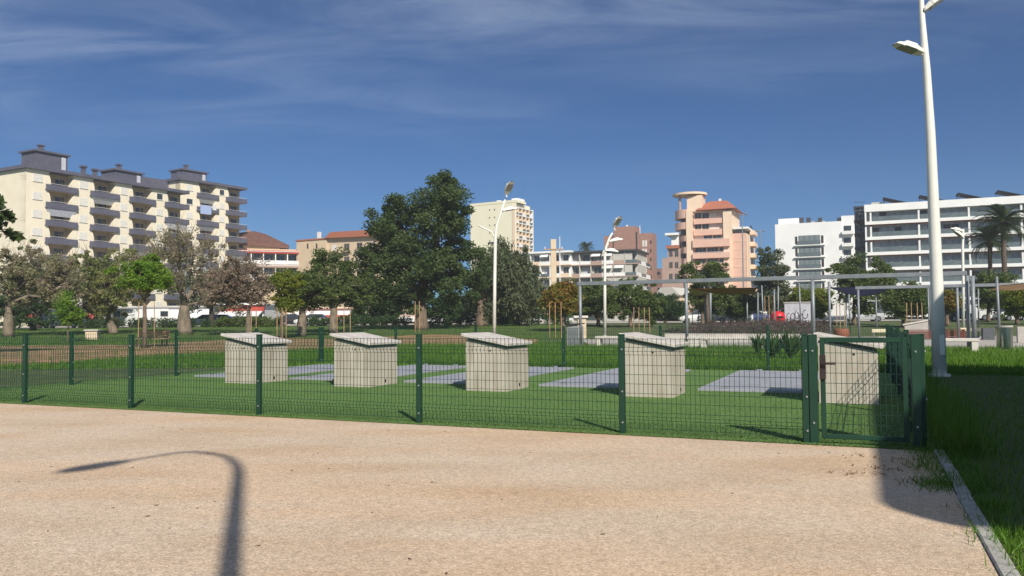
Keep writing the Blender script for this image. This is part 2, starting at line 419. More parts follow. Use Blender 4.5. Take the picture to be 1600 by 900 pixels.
# gate
g0, g1 = front_u(1268), UR - 0.05
gt = thing('garden_gate', 'narrow green steel gate with mesh infill and dark lock', 'gate', UV(g0, VF, gz), -GA)
gw = g1 - g0
for nm, x in (('gate_post', 0.02), ('gate_post', gw)):
    o = MB().cbox(x - 0.04, x + 0.04, -0.04, 0.04, 0, FH + 0.03, 0.005).build(nm, green_paint, gt)
    for z in (0.2, 0.9): place('bolt', BOLT, o, (x, -0.04, z))
xa, xb = 0.085, gw - 0.07
for nm, a in (('gate_stile', (xa, xa + 0.045, -0.02, 0.02, 0.05, FH)), ('gate_stile', (xb - 0.045, xb, -0.02, 0.02, 0.05, FH)),
              ('gate_rail', (xa + 0.045, xb - 0.045, -0.018, 0.018, FH - 0.05, FH)), ('gate_rail', (xa + 0.045, xb - 0.045, -0.018, 0.018, 0.05, 0.095))):
    MB().cbox(*a, 0.004).build(nm, green_paint, gt)
mb = MB(); n = int((xb - xa - 0.09) / 0.05)
for i in range(1, n + 1):
    x = xa + 0.045 + i * (xb - xa - 0.09) / (n + 1); mb.box(x - 0.0025, x + 0.0025, -0.003, 0.003, 0.09, FH - 0.045)
for k in range(1, 9):
    z = 0.095 + k * 0.098; mb.box(xa + 0.045, xb - 0.045, 0.003, 0.008, z - 0.0025, z + 0.0025)
tag(mb.build('gate_mesh', wire_green, gt), kind='stuff')
lk = MB().cbox(xa - 0.005, xa + 0.05, -0.045, 0.03, 0.62, 0.86, 0.006).build('lock_box', lock_metal, gt)
MB().tube([(xa + 0.02, -0.03, 0.78), (xa + 0.02, -0.075, 0.78), (xa + 0.06, -0.08, 0.78), (xa + 0.14, -0.08, 0.78)], 0.012, 8).build('handle', lock_metal, lk)
for z in (0.2, 0.88): MB().tube([(xb + 0.015, -0.01, z - 0.05), (xb + 0.015, -0.01, z + 0.05)], 0.013, 8).build('hinge', green_paint, gt)

# ------------------------------------------------------------------ rendered boxes and steel plates
box_labels = ['cream block kiosk with sloping stone lid, outermost of the row, farthest from the gate',
              'cream block kiosk with sloping stone lid, fourth from the gate',
              'cream block kiosk with sloping stone lid, middle of the row of five',
              'cream block kiosk with sloping stone lid, second from the gate',
              'cream block kiosk with sloping stone lid seen through the gate mesh']
box_ur = [-11.10, -8.42, -5.60, -2.71, 0.19]
BVS = [12.60, 12.60, 12.55, 12.40, 12.33]
PLM = {}
for k, (lb, ur, bv) in enumerate(zip(box_labels, box_ur, BVS)):
    w, dp = 0.78, 0.98
    root = thing('utility_kiosk', lb, 'kiosk', UV(ur - w, bv, gz), -GA, 'cream kiosks inside the fence')
    hL, hR = 0.94, 0.79
    mb = MB(); mb.prism_y([(0, 0), (w, 0), (w, hR - 0.05), (0, hL - 0.05)], 0, dp); mb.build('wall', render_cream, root)
    mb = MB(); mb.prism_y([(0.03, hL - 0.06), (w - 0.03, hR - 0.055), (w - 0.03, hR + 0.005), (0.03, hL + 0.0)], 0.03, dp - 0.03); mb.build('neck_shadow', shadow_gap, root)
    ov = 0.07; sl = (hL - hR) / w; t = 0.055
    mb = MB().cbox(-ov, w + ov, -ov, dp + ov, 0, t, 0.008)
    mb.xform(Matrix.Translation((0, 0, hL - 0.002)) @ Matrix.Rotation(math.atan(sl), 4, 'Y'))
    mb.build('lid', lid_stone, root)
    MB().tube([(0.47, 0.004, 0.70), (0.47, -0.004, 0.70)], 0.016, 10).build('vent_hole', hole_black, root)
    MB().box(w - 0.002, w + 0.012, dp * 0.55, dp * 0.55 + 0.03, 0.06, 0.11).build('cable_outlet', hole_black, root)
    # cover plates behind and beside it
    pu = ur - w - 2.0
    pr = thing('cover_plates', ['grey steel floor plates between the fence side and the outermost kiosk', 'grey steel floor plates beside the fourth kiosk from the gate',
               'grey steel floor plates beside the middle kiosk', 'grey steel floor plates beside the second kiosk from the gate', 'grey steel floor plates between gate kiosk and its neighbour'][k],
               'floor plates', UV(pu, 13.75, gz), -GA, 'steel floor plates on the turf')
    for a in range(2):
        for b in range(3):
            x0, x1, y0, y1 = a * 0.90, a * 0.90 + 0.892, b * 1.72, b * 1.72 + 1.712
            if 'p' not in PLM: PLM['p'] = MB().cbox(0, 0.892, 0, 1.712, 0, 0.04, 0.004).mesh('plate', plate_grey); PLM['h'] = MB().cbox(-0.06, 0.06, -0.012, 0.012, 0, 0.035, 0.004).mesh('lift_handle', bolt_metal)
            q = place('plate', PLM['p'], pr, (x0, y0, 0.0005 * ((a + b) % 3)))
            if b != 1: place('lift_handle', PLM['h'], q, (0.446, 0.10 if b == 0 else 1.61, 0.04))

# ------------------------------------------------------------------ lamps
def floodlight(parent, p, yaw, tilt, s=1.0, arm=True):
    mb = MB()
    prof = [(-0.04, 0.08), (0.0, 0.13), (0.18, 0.20), (0.22, 0.24), (0.50, 0.23), (0.54, 0.16), (0.70, 0.10), (0.74, 0.03)]
    vs = []; fs = []
    for x, r in prof:
        for k in range(9):
            w = math.pi * k / 8
            cw_, sw_ = math.cos(w), math.sin(w)
            vs.append((x, math.copysign(abs(cw_) ** 0.5, cw_) * (0.10 + 0.35 * r), sw_ ** 0.5 * r * 0.75 if sw_ > 0 else 0.0))
    for i in range(len(prof) - 1):
        for k in range(8):
            a = i * 9 + k; fs.append((a, a + 1, a + 10, a + 9))
        fs.append((i * 9, i * 9 + 9, i * 9 + 17, i * 9 + 8))
    mb.add(vs, fs)
    M = Matrix.Translation(p) @ Matrix.Rotation(yaw, 4, 'Z') @ Matrix.Rotation(-tilt, 4, 'Y') @ Matrix.Scale(s, 4)
    mb.xform(M)
    h = mb.build('floodlight', white_paint, parent, smooth=False)
    MB().box(0.14, 0.60, -0.15, 0.15, -0.02, -0.003).xform(M).build('lens', lamp_glass, h)
    MB().tube([(0.0, 0, 0.0), (-0.12, 0, -0.02), (-0.14, 0, -0.16)], 0.035, 8).xform(M).build('bracket', white_paint, h)
    return h
def lamp(label, path, radii, floods, arms=(), group='white park lamps'):
    b = Vector(path[0]); root = thing('park_lamp', label, 'street lamp', b, 0, group)
    L = [Vector(p) - b for p in path]
    MB().tube(L, radii, 16).build('pole', white_paint, root, smooth=True)
    MB().tube([(0, 0, 0), (0, 0, 0.05)], radii[0] * 1.5, 12).build('base_plate', white_paint, root)
    for a in arms: MB().tube([Vector(p) - b for p in a], 0.05, 8).build('arm', white_paint, root, smooth=True)
    for p, yaw, tilt, s in floods: floodlight(root, Vector(p) - b, yaw, tilt, s)
    return root
D1 = 16.75
pb = G(1468, 588)
pts = [pb] + [AT(x, y, pb.y) for x, y in ((1464, 450), (1459, 330), (1454, 210), (1448, 110), (1441, 30), (1437, -40), (1434, -90))]
lamp('tall white tapered lamp post beside the gate fence', pts, [0.14, 0.125, 0.11, 0.094, 0.076, 0.058, 0.046, 0.036],
     [(AT(1437, 84, pb.y), R_(190), R_(16), 0.82), (AT(1446, 18, pb.y), R_(-18), R_(34), 0.85), (AT(1440, -60, pb.y), R_(180), R_(14), 1.0)])
for lb, D, path, fl, ar in (
    ('white lamp post with forked arms standing before the big dark tree', 50,
     [(772, 520), (773, 440), (774, 372), (776, 352), (782, 335), (789, 312)],
     [((792, 302), R_(-62), R_(42)), ((786, 330), R_(8), R_(10))], [[(774, 375), (768, 362), (757, 357), (747, 352)]]),
    ('white lamp post with bent tip before the low flats and steel frame', 56,
     [(945, 520), (945, 450), (945, 400), (947, 386), (952, 372), (957, 364)],
     [((961, 354), R_(-60), R_(42)), ((953, 378), R_(5), R_(10)), ((946, 392), R_(10), R_(-5))], []),
    ('slim white lamp post in front of the long white hotel', 62,
     [(1505, 500), (1505, 440), (1504, 385), (1505, 366), (1505, 358)],
     [((1504, 372), R_(180), R_(40)), ((1503, 362), R_(175), R_(15))], [])):
    p0 = on_ground(path[0][0], D)
    lamp(lb, [p0] + [AT(x, y, D) for x, y in path[1:]], [0.11, 0.105, 0.10, 0.085, 0.07, 0.06][:len(path)],
         [(AT(*p, D), a, t, 1.25) for p, a, t in fl], [[AT(x, y, D) for x, y in q] for q in ar])
# the lamp standing behind the camera whose shadow lies on the gravel
K = 1 / math.tan(SUN_EL)
def shade_src(px, py, z): return G(px, py) - SUN_H * (K * z) + Vector((0, 0, z))
def goose(label, spx, dx=0, flip=1):
    top = [shade_src(x, y, z) for x, y, z in spx]
    base = Vector((top[0].x, top[0].y, 0.0))
    root = thing('gooseneck_lamp', label, 'street lamp', base, 0, 'gooseneck lamps on the gravel')
    L = [p - base for p in top]
    MB().tube([(0, 0, 0), (0, 0, 2.5), (0, 0, 5.5), L[0]], [0.075, 0.07, 0.06, 0.052], 12).build('pole', white_paint, root, smooth=True)
    # smooth arm through the points
    arm = []
    q = [L[0] - Vector((0, 0, 0.6))] + L
    for i in range(1, len(q) - 2):
        for t in np.linspace(0, 1, 8, endpoint=False):
            a, b, c, d = q[i - 1], q[i], q[i + 1], q[i + 2]
            arm.append(0.5 * ((2 * b) + (c - a) * t + (2 * a - 5 * b + 4 * c - d) * t * t + (3 * b - a - 3 * c + d) * t ** 3))
    arm.append(q[-2])
    MB().tube(arm, [0.05 - 0.028 * i / len(arm) for i in range(len(arm))], 8).build('arm', white_paint, root, smooth=True)
    a, b = L[-2], L[-1]
    MB().tube([a, a.lerp(b, 0.1), a.lerp(b, 0.35), a.lerp(b, 0.7), a.lerp(b, 0.93), b], [0.03, 0.06, 0.10, 0.10, 0.06, 0.01], 12).build('lamp_head', white_paint, root, smooth=True)
    return root
goose('gooseneck lamp casting the curved shadow on the gravel', [(373, 742, 7.3), (366, 724, 7.7), (345, 713, 8.0), (290, 708, 8.15), (205, 721, 8.2), (88, 740, 8.2)])

# shade canopy standing beside the gravel, its shadow lies over gate, kerb and lawn
ZC = 6.0; ofs = -SUN_H * (K * ZC); ou, ov_ = touv(ofs)
cu0, cu1, cv0, cv1 = 0.16 + ou, 15.0 + ou, 5.35 + ov_, 22.2 + ov_
ca = thing('shade_canopy', 'flat white shade canopy on round steel columns beside the gravel', 'canopy', UV(cu0, cv0), -GA)
def rrect(x0, x1, y0, y1, r, n=8):
    o = []
    for cx, cy, a0 in ((x1 - r, y1 - r, 0), (x0 + r, y1 - r, 90), (x0 + r, y0 + r, 180), (x1 - r, y0 + r, 270)):
        for i in range(n + 1):
            w = R_(a0 + 90 * i / n); o.append((cx + r * math.cos(w), cy + r * math.sin(w)))
    return o
cw, cd = cu1 - cu0, cv1 - cv0
MB().prism(rrect(0, cw, 0, cd, 0.55), ZC, ZC + 0.12).build('roof', white_conc, ca)
for x in (cw * 0.55, cw * 0.9):
    for y in (cd * 0.3, cd * 0.8):
        MB().tube([(x, y, 0), (x, y, ZC)], 0.12, 12).build('column', grey_steel, ca)

# ------------------------------------------------------------------ grass
grass_lawn = leafmat('grass_blades', [(0.045, 0.11, 0.012), (0.085, 0.19, 0.015), (0.12, 0.245, 0.022), (0.20, 0.25, 0.05)], 0.3)
def grass(name, label, n, posfn, hmin, hmax, wid, seed, m=None, lean=0.35):
    r = np.random.default_rng(seed)
    P = posfn(r, n)
    n = len(P)
    h = r.uniform(hmin, hmax, n) * (0.6 + 0.8 * r.random(n)); a = r.uniform(0, 2 * np.pi, n); l = r.normal(0, lean, n); b = r.uniform(0, 2 * np.pi, n)
    dx, dy = np.cos(a) * wid, np.sin(a) * wid
    z0 = P[:, 2]
    tx, ty = P[:, 0] + np.cos(b) * l * h, P[:, 1] + np.sin(b) * l * h
    V = np.zeros((n, 3, 3))
    V[:, 0] = np.stack([P[:, 0] - dx, P[:, 1] - dy, z0], 1); V[:, 1] = np.stack([P[:, 0] + dx, P[:, 1] + dy, z0], 1); V[:, 2] = np.stack([tx, ty, z0 + h], 1)
    me = np_mesh(name, V.reshape(-1, 3), np.arange(n * 3).reshape(-1, 3), m or grass_lawn, np.clip(r.beta(2, 2.4, n), 0, 1))
    return tag(place(name, me), label, 'grass', kind='stuff')
uxa, vxa = np.array(UX), np.array(VX)
def uvpos(u, v, z=0.0): return u[:, None] * uxa + v[:, None] * vxa + np.array([0, 0, 1.0]) * z
def lawn_right(r, n):
    v = 2.5 + (r.random(n) ** 1.6) * 28; u = 0.66 + r.random(n) * 13
    u = np.where(v < 6.3, np.maximum(u, 0.655 + 0.03 * np.sin(v * 3.1) + 0.02 * np.sin(v * 9)), u)
    return uvpos(u, v)
grass('lawn_grass', 'dark mown lawn spreading beside the gate and kerb', 200000, lawn_right, 0.02, 0.055, 0.0045, 1)
def tuft_pos(centres, spread):
    def f(r, n):
        c = np.array(centres)[r.integers(0, len(centres), n)]
        return uvpos(c[:, 0] + r.normal(0, spread, n), c[:, 1] + r.normal(0, spread, n))
    return f
rr = random.Random(11)
grass('tall_weeds', 'tall ragged weeds growing along the outside of the gate fence', 2600, tuft_pos([(UR + 0.18 + rr.random() * 0.35, 8.2 + rr.random() ** 1.5 * 9) for _ in range(34)], 0.11), 0.16, 0.42, 0.005, 2, lean=0.5)
grass('kerb_grass', 'grass creeping over the kerb onto the gravel', 3600, tuft_pos([(UG + 0.06 + rr.uniform(-0.2, 0.2), v) for v in [6.3 + rr.random() * 2.0 for _ in range(50)]] + [(UG + 0.10 + rr.uniform(-0.03, 0.12), 3 + rr.random() * 3.4) for _ in range(26)], 0.08), 0.03, 0.09, 0.004, 3, lean=0.8)
def lawn_back(r, n):
    v = VB + 0.05 + r.random(n) ** 1.5 * 17; u = -22 + r.random(n) * 28
    return uvpos(u, v)
grass('meadow_grass', 'long green lawn behind the far mesh fence', 110000, lawn_back, 0.06, 0.15, 0.011, 5)
def lawn_left(r, n):
    y = 22 + r.random(n) ** 1.3 * 62; x = -0.78 * y + r.random(n) * (0.85 * y)
    # keep the dirt path bare
    px = W / 2 + FPX * x / y; py = 501.5 + (800 - px) * 0.0082 + 1550 / y
    lo_y = np.interp(px, [p[0] for p in lo_e], [p[1] for p in lo_e]); up_y = np.interp(px, [p[0] for p in up_e], [p[1] for p in up_e])
    on = (py < lo_y - 1) & (py > up_y + 1) & (r.random(n) > 0.05)
    z = 0.75 * (lambda t: t * t * (3 - 2 * t))(np.clip((y - 50) / 38, 0, 1))
    P = np.stack([x, y, z], 1)
    return P[~on]
grass('park_grass', 'patchy park grass around the dirt path and trees', 90000, lawn_left, 0.05, 0.14, 0.018, 6)
turf_fib = leafmat('turf_fibres', [(0.09, 0.16, 0.048), (0.125, 0.215, 0.062), (0.16, 0.25, 0.08)], 0.2)
def turf_pos(r, n):
    v = V0 - 0.02 + r.random(n) ** 2.2 * 6.0; u = UL + r.random(n) * (UG - UL)
    return uvpos(u, v, 0.018)
grass('turf_fibres', 'short artificial turf fibres inside the fence', 150000, turf_pos, 0.007, 0.013, 0.006, 15, turf_fib, lean=0.7)
# dry litter on the gravel
lit = leafmat('dry_litter', [(0.10, 0.06, 0.03), (0.2, 0.12, 0.05), (0.12, 0.12, 0.04)], 0.1)
def litter(r, n):
    c = [(0.15, 7.2), (0.32, 6.7), (-0.1, 6.9), (0.35, 7.7), (0.0, 7.75)]
    k = r.integers(0, 5, n); c = np.array(c)[k]
    return uvpos(c[:, 0] + r.normal(0, 0.12, n), c[:, 1] + r.normal(0, 0.06, n), 0.013)
grass('plant_litter', 'dry grass clippings lying on the shaded gravel', 110, litter, 0.012, 0.03, 0.007, 8, lit, lean=2.6)
r5 = random.Random(9); mb = MB()
for i in range(70):
    p = UV(r5.uniform(-11, 0.4), r5.uniform(3.2, 8.0), 0.0125); a = r5.uniform(0, 6.3); l = r5.uniform(0.008, 0.022); w_ = l * 0.45
    c, s_ = math.cos(a), math.sin(a)
    mb.add([(p.x + c * l, p.y + s_ * l, p.z + 0.004), (p.x - s_ * w_, p.y + c * w_, p.z), (p.x - c * l, p.y - s_ * l, p.z + 0.006), (p.x + s_ * w_, p.y - c * w_, p.z + 0.001)], [(0, 1, 2, 3)])
tag(mb.build('fallen_leaves', mat('dead_leaf', (0.13, 0.085, 0.045), (0.07, 0.05, 0.03), 20, 0.9)), 'small dark dead leaves scattered over the gravel', 'leaves', kind='stuff')

# ------------------------------------------------------------------ trees
def leaf_cloud(name, centres, radii, n, size, m, r, rnd_c, flat=0.75, droop=0.0):
    k = r.integers(0, len(centres), n)
    d = r.normal(0, 1, (n, 3)); d /= np.linalg.norm(d, axis=1)[:, None]
    rad = r.random(n) ** 0.45
    P = centres[k] + d * (rad * radii[k])[:, None] * np.array([1, 1, flat])
    if droop: P[:, 2] -= droop * r.random(n) ** 2
    a = r.normal(0, 1, (n, 3)) * np.array([1, 1, 0.6]); a /= np.linalg.norm(a, axis=1)[:, None]
    if droop: a = a * np.array([0.35, 0.35, 1]); a /= np.linalg.norm(a, axis=1)[:, None]
    b = np.cross(a, r.normal(0, 1, (n, 3))); b /= np.linalg.norm(b, axis=1)[:, None] + 1e-9
    s = size * (0.6 + 0.8 * r.random(n))[:, None]
    asp = 0.28 if droop else 0.5
    V = np.stack([P - a * s * 0.5, P + b * s * asp * 0.5 + a * s * 0.05, P + a * s * 0.5, P - b * s * asp * 0.5 + a * s * 0.05], 1)
    rn = np.clip(rnd_c[k] * 0.6 + r.random(n) * 0.4, 0, 1)
    return np_mesh(name, V.reshape(-1, 3), np.arange(4 * n).reshape(-1, 4), m, rn)
def tree(name, label, base, lobes, trunk_r, fork, nclump, nleaf, size, lm, bm, seed, group, clump_r=0.55, bulge=0.0, shell=0.5, bare=0, droop=0.0, lean=(0, 0), cat='tree'):
    """base: ground point; lobes: ((dx,dy,z),(rx,ry,rz)) crown ellipsoids in metres from the base; fork: height where limbs start"""
    r = np.random.default_rng(seed)
    root = thing(name, label, cat, base, 0, group)
    vol = np.array([l[1][0] * l[1][1] * l[1][2] for l in lobes]); vol = vol ** 0.75 / (vol ** 0.75).sum()
    C = []; small = []
    for _ in range(nclump):
        l = lobes[r.choice(len(lobes), p=vol)]
        d = r.normal(0, 1, 3); d /= np.linalg.norm(d)
        wob = 1 + 0.16 * math.sin(3.1 * d[0] * 2 + seed) + 0.13 * math.sin(4.3 * d[2] * 2 + 1.7 * seed) + 0.1 * math.sin(9 * d[1] + seed)
        out = r.random() < 0.22
        q = np.array(l[0]) + d * np.array(l[1]) * (shell + (1 - shell) * r.random()) * r.uniform(0.78, 1.02) * min(1.22, max(0.7, wob)) * (r.uniform(1.02, 1.2) if out else 1)
        C.append(q); small.append(out)
    C = np.array(C)
    mb = MB()
    # trunk
    tp = []; tr = []
    for i in range(7):
        t = i / 6; z = fork * t
        tp.append(Vector((lean[0] * t + 0.05 * trunk_r * math.sin(seed + 5 * t), lean[1] * t, z)))
        rr_ = trunk_r * (1.25 - 0.55 * t) if not bulge else trunk_r * (0.85 + bulge * math.sin(math.pi * min(1, t * 1.15 + 0.08)) - 0.35 * t)
        if i == 0: rr_ *= 1.12
        tr.append(rr_)
    mb.tube(tp, tr, 10)
    nodes = [(np.array(tp[-2]), tr[-2] * 0.8), (np.array(tp[-1]), tr[-1] * 0.85)]
    lz = max(l[0][2] + l[1][2] for l in lobes)
    # leader
    top = np.array(tp[-1])
    for l in lobes:
        c = np.array(l[0]); s0 = top
        for t in (0.35, 0.7, 1.0):
            q = top * (1 - t) + c * t + r.normal(0, 0.12, 3) * min(l[1])
            ra = tr[-1] * (0.72 - 0.5 * t)
            mb.tube([s0, (s0 + q) / 2 + r.normal(0, 0.05, 3) * min(l[1]), q], [tr[-1] * (0.78 - 0.5 * max(0, t - 0.33)), ra * 1.05, ra], 6)
            nodes.append((q, ra)); s0 = q
    order = np.argsort(np.linalg.norm(C - top, axis=1))
    for i in order:
        c = C[i]; pos = np.array([n_[0] for n_ in nodes])
        dd = np.linalg.norm(pos - c, axis=1) + 0.6 * np.maximum(0, pos[:, 2] - c[2])
        j = int(np.argmin(dd)); p, ra = nodes[j]
        r2 = max(0.012, min(ra * 0.62, 0.05 * np.linalg.norm(c - p) + 0.02))
        mid = (p + c) / 2 + r.normal(0, 0.09, 3) * np.linalg.norm(c - p)
        mb.tube([p, mid, c], [r2, r2 * 0.75, r2 * 0.45], 5, cap=False)
        nodes.append((mid, r2 * 0.75)); nodes.append((c, r2 * 0.45))
    for _ in range(bare):                       # leafless twigs
        p, ra = nodes[r.integers(2, len(nodes))]
        d = (p - top); d = d / (np.linalg.norm(d) + 1e-6) + r.normal(0, 0.5, 3) + np.array([0, 0, 0.25]); d /= np.linalg.norm(d)
        L = r.uniform(0.5, 1.5) * clump_r * 2
        mb.tube([p, p + d * L * 0.5 + r.normal(0, 0.06, 3), p + d * L], [0.022, 0.016, 0.007], 3, cap=False)
    mb.build('trunk', bm, root, smooth=True)
    rad = clump_r * np.where(small, r.uniform(0.4, 0.8, nclump), r.uniform(0.45, 1.45, nclump))
    rc = np.clip(r.normal(0.5, 0.22, nclump), 0, 1)
    place('crown', leaf_cloud('crown', C, rad, nleaf, size, lm, r, rc, droop=droop), root)
    return root
L_big = leafmat('leaf_big', [(0.042, 0.075, 0.022), (0.08, 0.125, 0.038), (0.135, 0.18, 0.06)])
L_ceiba = leafmat('leaf_ceiba', [(0.151, 0.190, 0.073), (0.253, 0.265, 0.116), (0.328, 0.265, 0.174), (0.400, 0.328, 0.319)])
L_ceiba2 = leafmat('leaf_ceiba_olive', [(0.130, 0.176, 0.047), (0.211, 0.257, 0.070), (0.281, 0.270, 0.104), (0.374, 0.281, 0.187)])
L_lime = leafmat('leaf_lime', [(0.090, 0.194, 0.022), (0.164, 0.299, 0.030), (0.254, 0.340, 0.045)], 0.45)
L_mid = leafmat('leaf_mid', [(0.068, 0.115, 0.028), (0.115, 0.165, 0.042), (0.17, 0.215, 0.065)])
L_dark = leafmat('leaf_dark', [(0.029, 0.065, 0.023), (0.053, 0.104, 0.032), (0.094, 0.154, 0.047)])
L_olive = leafmat('leaf_olive', [(0.081, 0.112, 0.056), (0.132, 0.161, 0.081), (0.192, 0.213, 0.112)])
L_autumn = leafmat('leaf_autumn', [(0.086, 0.143, 0.021), (0.157, 0.186, 0.029), (0.272, 0.172, 0.029), (0.286, 0.108, 0.029)])
L_yellow = leafmat('leaf_yellow', [(0.100, 0.172, 0.021), (0.186, 0.243, 0.029), (0.315, 0.272, 0.029)], 0.45)
L_brown = leafmat('leaf_brown', [(0.196, 0.170, 0.106), (0.312, 0.234, 0.165), (0.400, 0.300, 0.239)])
def px_tree(name, label, px, D, boxes, *a, depth=None, **k):
    """crown ellipsoids traced as pixel boxes (x0,y0,x1,y1) at distance D"""
    base = on_ground(px, D); lobes = []
    for i, (x0, y0, x1, y1) in enumerate(boxes):
        c = AT((x0 + x1) / 2, (y0 + y1) / 2, D) - base
        rx, rz = (x1 - x0) / 2 * D / FPX, (y1 - y0) / 2 * D / FPX
        ry = min(rx, max(rz, 0.7 * rx)) * 0.9
        lobes.append(((c.x, (0.35 * ry if i % 2 else -0.25 * ry) if len(boxes) > 1 else 0, c.z), (rx, ry, rz)))
    return tree(name, label, base, lobes, *a, **k)
GC = 'bottle trees in the park'; GP = 'park trees'; GY = 'young staked trees'; GB = 'trees along the street'
# the large dark tree
px_tree('large_tree', 'tallest dense dark green tree behind the white forked lamp', 658, 72,
        [(640, 268, 745, 400), (572, 290, 668, 400), (548, 335, 660, 470), (650, 350, 768, 480), (560, 400, 740, 488), (672, 258, 725, 320), (590, 360, 720, 440)],
        0.55, 3.2, 340, 85000, 0.26, L_big, bark, 21, GP, clump_r=0.95, shell=0.35)
# bottle trees
px_tree('bottle_tree', 'bottle tree with pale swollen trunk beside the dark evergreen', 13, 64, [(-55, 378, 55, 470), (-5, 376, 110, 480), (60, 410, 140, 480)], 0.42, 2.6, 210, 15000, 0.22, L_ceiba, bark_grey, 31, GC, clump_r=0.5, bulge=0.22, bare=420)
px_tree('bottle_tree', 'bottle tree with crooked forked trunk behind the feathery sapling', 178, 68, [(85, 380, 190, 485), (150, 378, 250, 480), (110, 420, 240, 500)], 0.4, 1.6, 230, 17000, 0.22, L_ceiba2, bark_grey, 32, GC, clump_r=0.5, bulge=0.2, bare=460, lean=(-0.5, 0))
px_tree('bottle_tree', 'thick trunked bottle tree with bare twigs rising before the cream flats', 288, 66, [(222, 362, 325, 470), (275, 368, 372, 475), (240, 350, 325, 430)], 0.72, 2.4, 230, 6500, 0.20, L_ceiba, bark_grey, 33, GC, clump_r=0.5, bulge=0.04, bare=900)
px_tree('bottle_tree', 'sparse brownish bottle tree behind the outermost kiosk', 388, 63, [(325, 396, 425, 485), (350, 410, 436, 485), (312, 420, 385, 492)], 0.2, 2.0, 200, 11000, 0.20, L_brown, bark_grey, 34, GC, clump_r=0.45, bare=500)
px_tree('bottle_tree', 'short bottle tree with dark prickly trunk between outermost kiosks', 472, 60, [(445, 420, 520, 488), (475, 430, 545, 482)], 0.35, 2.6, 110, 10000, 0.2, L_mid, bark_grey, 35, GC, clump_r=0.45, bulge=0.3, bare=60)
px_tree('leafy_tree', 'light green spreading tree with pale trunk before the beige flats', 521, 66, [(472, 388, 565, 470), (490, 415, 595, 488), (440, 420, 530, 488)], 0.42, 2.8, 210, 26000, 0.22, L_mid, bark_grey, 36, GP, clump_r=0.55, bulge=0.1)
px_tree('young_tree', 'young tree with lime green crown behind the pale slatted bench', 226, 40, [(182, 402, 270, 458), (205, 395, 262, 440), (190, 425, 285, 455)], 0.10, 2.4, 110, 14000, 0.13, L_lime, bark, 37, GY, clump_r=0.32)
px_tree('feathery_sapling', 'small feathery lime green sapling by the stone plinth', 106, 54, [(92, 455, 122, 500), (82, 478, 134, 508)], 0.06, 0.8, 60, 6500, 0.14, L_lime, bark, 38, GY, clump_r=0.4)
px_tree('young_tree', 'young tree with yellowing lower leaves beside the prickly trunk', 440, 56, [(420, 418, 478, 462), (424, 450, 468, 490)], 0.10, 2.0, 80, 9500, 0.17, L_yellow, bark, 39, GY, clump_r=0.4)
px_tree('weeping_tree', 'grey green drooping tree behind the forked white lamp', 752, 80, [(748, 368, 825, 455), (728, 405, 800, 500), (780, 400, 850, 500)], 0.5, 2.6, 220, 30000, 0.42, L_olive, bark, 40, GP, clump_r=0.7, droop=1.3)
px_tree('evergreen', 'dark evergreen mass behind the pale swollen bottle trunk', 52, 78, [(25, 465, 90, 515), (-30, 450, 40, 515)], 0.25, 1.2, 80, 7000, 0.25, L_dark, bark_dark, 41, GP, clump_r=0.6)
bk = [(60, 92, [(0, 395, 125, 500)], L_olive, 'olive green street tree behind the two left bottle trees'), (150, 94, [(85, 398, 215, 495)], L_mid, 'green street tree behind the crooked bottle tree'),
      (330, 94, [(280, 415, 400, 492)], L_olive, 'olive street tree behind the thick trunked bottle tree'), (600, 95, [(540, 440, 640, 505)], L_dark, 'dark street tree under the left side of the tallest tree'),
      (700, 92, [(640, 455, 760, 505)], L_dark, 'dark street tree under the right side of the tallest tree'), (800, 94, [(755, 455, 850, 508)], L_dark, 'dark street tree behind the drooping tree')]
for i, (px, D, bx, lm, lb) in enumerate(bk):
    px_tree('street_tree', lb, px, D, bx, 0.3, 2.4, 130, 15000, 0.30, lm, bark_dark, 60 + i, GB, clump_r=0.75)
mids = [(880, 66, [(845, 447, 905, 492), (860, 440, 900, 470)], L_autumn, 'tree with orange and green leaves beside the drooping tree'),
        (935, 78, [(890, 438, 970, 500)], L_mid, 'round green tree behind the bent white lamp'), (985, 74, [(935, 434, 1022, 500), (985, 448, 1040, 504)], L_mid, 'broad green tree with staked saplings before the low flats'),
        (1098, 78, [(1062, 402, 1138, 455), (1070, 430, 1145, 496)], L_mid, 'tall light tree in front of the pink tower'), (1152, 88, [(1112, 448, 1195, 496)], L_mid, 'low green tree below the pink tower behind the brown sail'),
        (1040, 92, [(1005, 462, 1068, 500)], L_dark, 'dark tree beside the small gabled cream house'),
        (1207, 84, [(1178, 386, 1234, 450), (1178, 430, 1240, 492)], L_olive, 'feathery grey green tree between pink tower and white flats'),
        (1270, 80, [(1230, 445, 1305, 500)], L_yellow, 'yellow green tree behind the graffiti covered cabinet'),
        (1335, 74, [(1293, 398, 1372, 460), (1335, 400, 1412, 462), (1300, 430, 1405, 502)], L_mid, 'wide green tree above the blue sail'),
        (1412, 68, [(1372, 448, 1455, 502), (1400, 444, 1468, 492)], L_mid, 'green tree behind the stone ramp and sloped fence top'),
        (1480, 70, [(1466, 458, 1494, 485)], L_autumn, 'little round orange tree behind the lamp post beside the steel frame'),
        (1545, 80, [(1508, 420, 1578, 485), (1530, 418, 1605, 492)], L_mid, 'green tree below the two date palms'),
        (1590, 72, [(1560, 440, 1640, 500)], L_yellow, 'yellow green tree behind the orange sail'),
        (905, 88, [(850, 445, 935, 500)], L_yellow, 'yellow green tree behind the orange leaved one'), (1240, 96, [(1180, 455, 1300, 500)], L_dark, 'dark low tree behind the graffiti covered cabinet'),
        (1040, 130, [(1035, 468, 1075, 505)], L_dark, 'dark shrubby tree before the gabled cream house')]
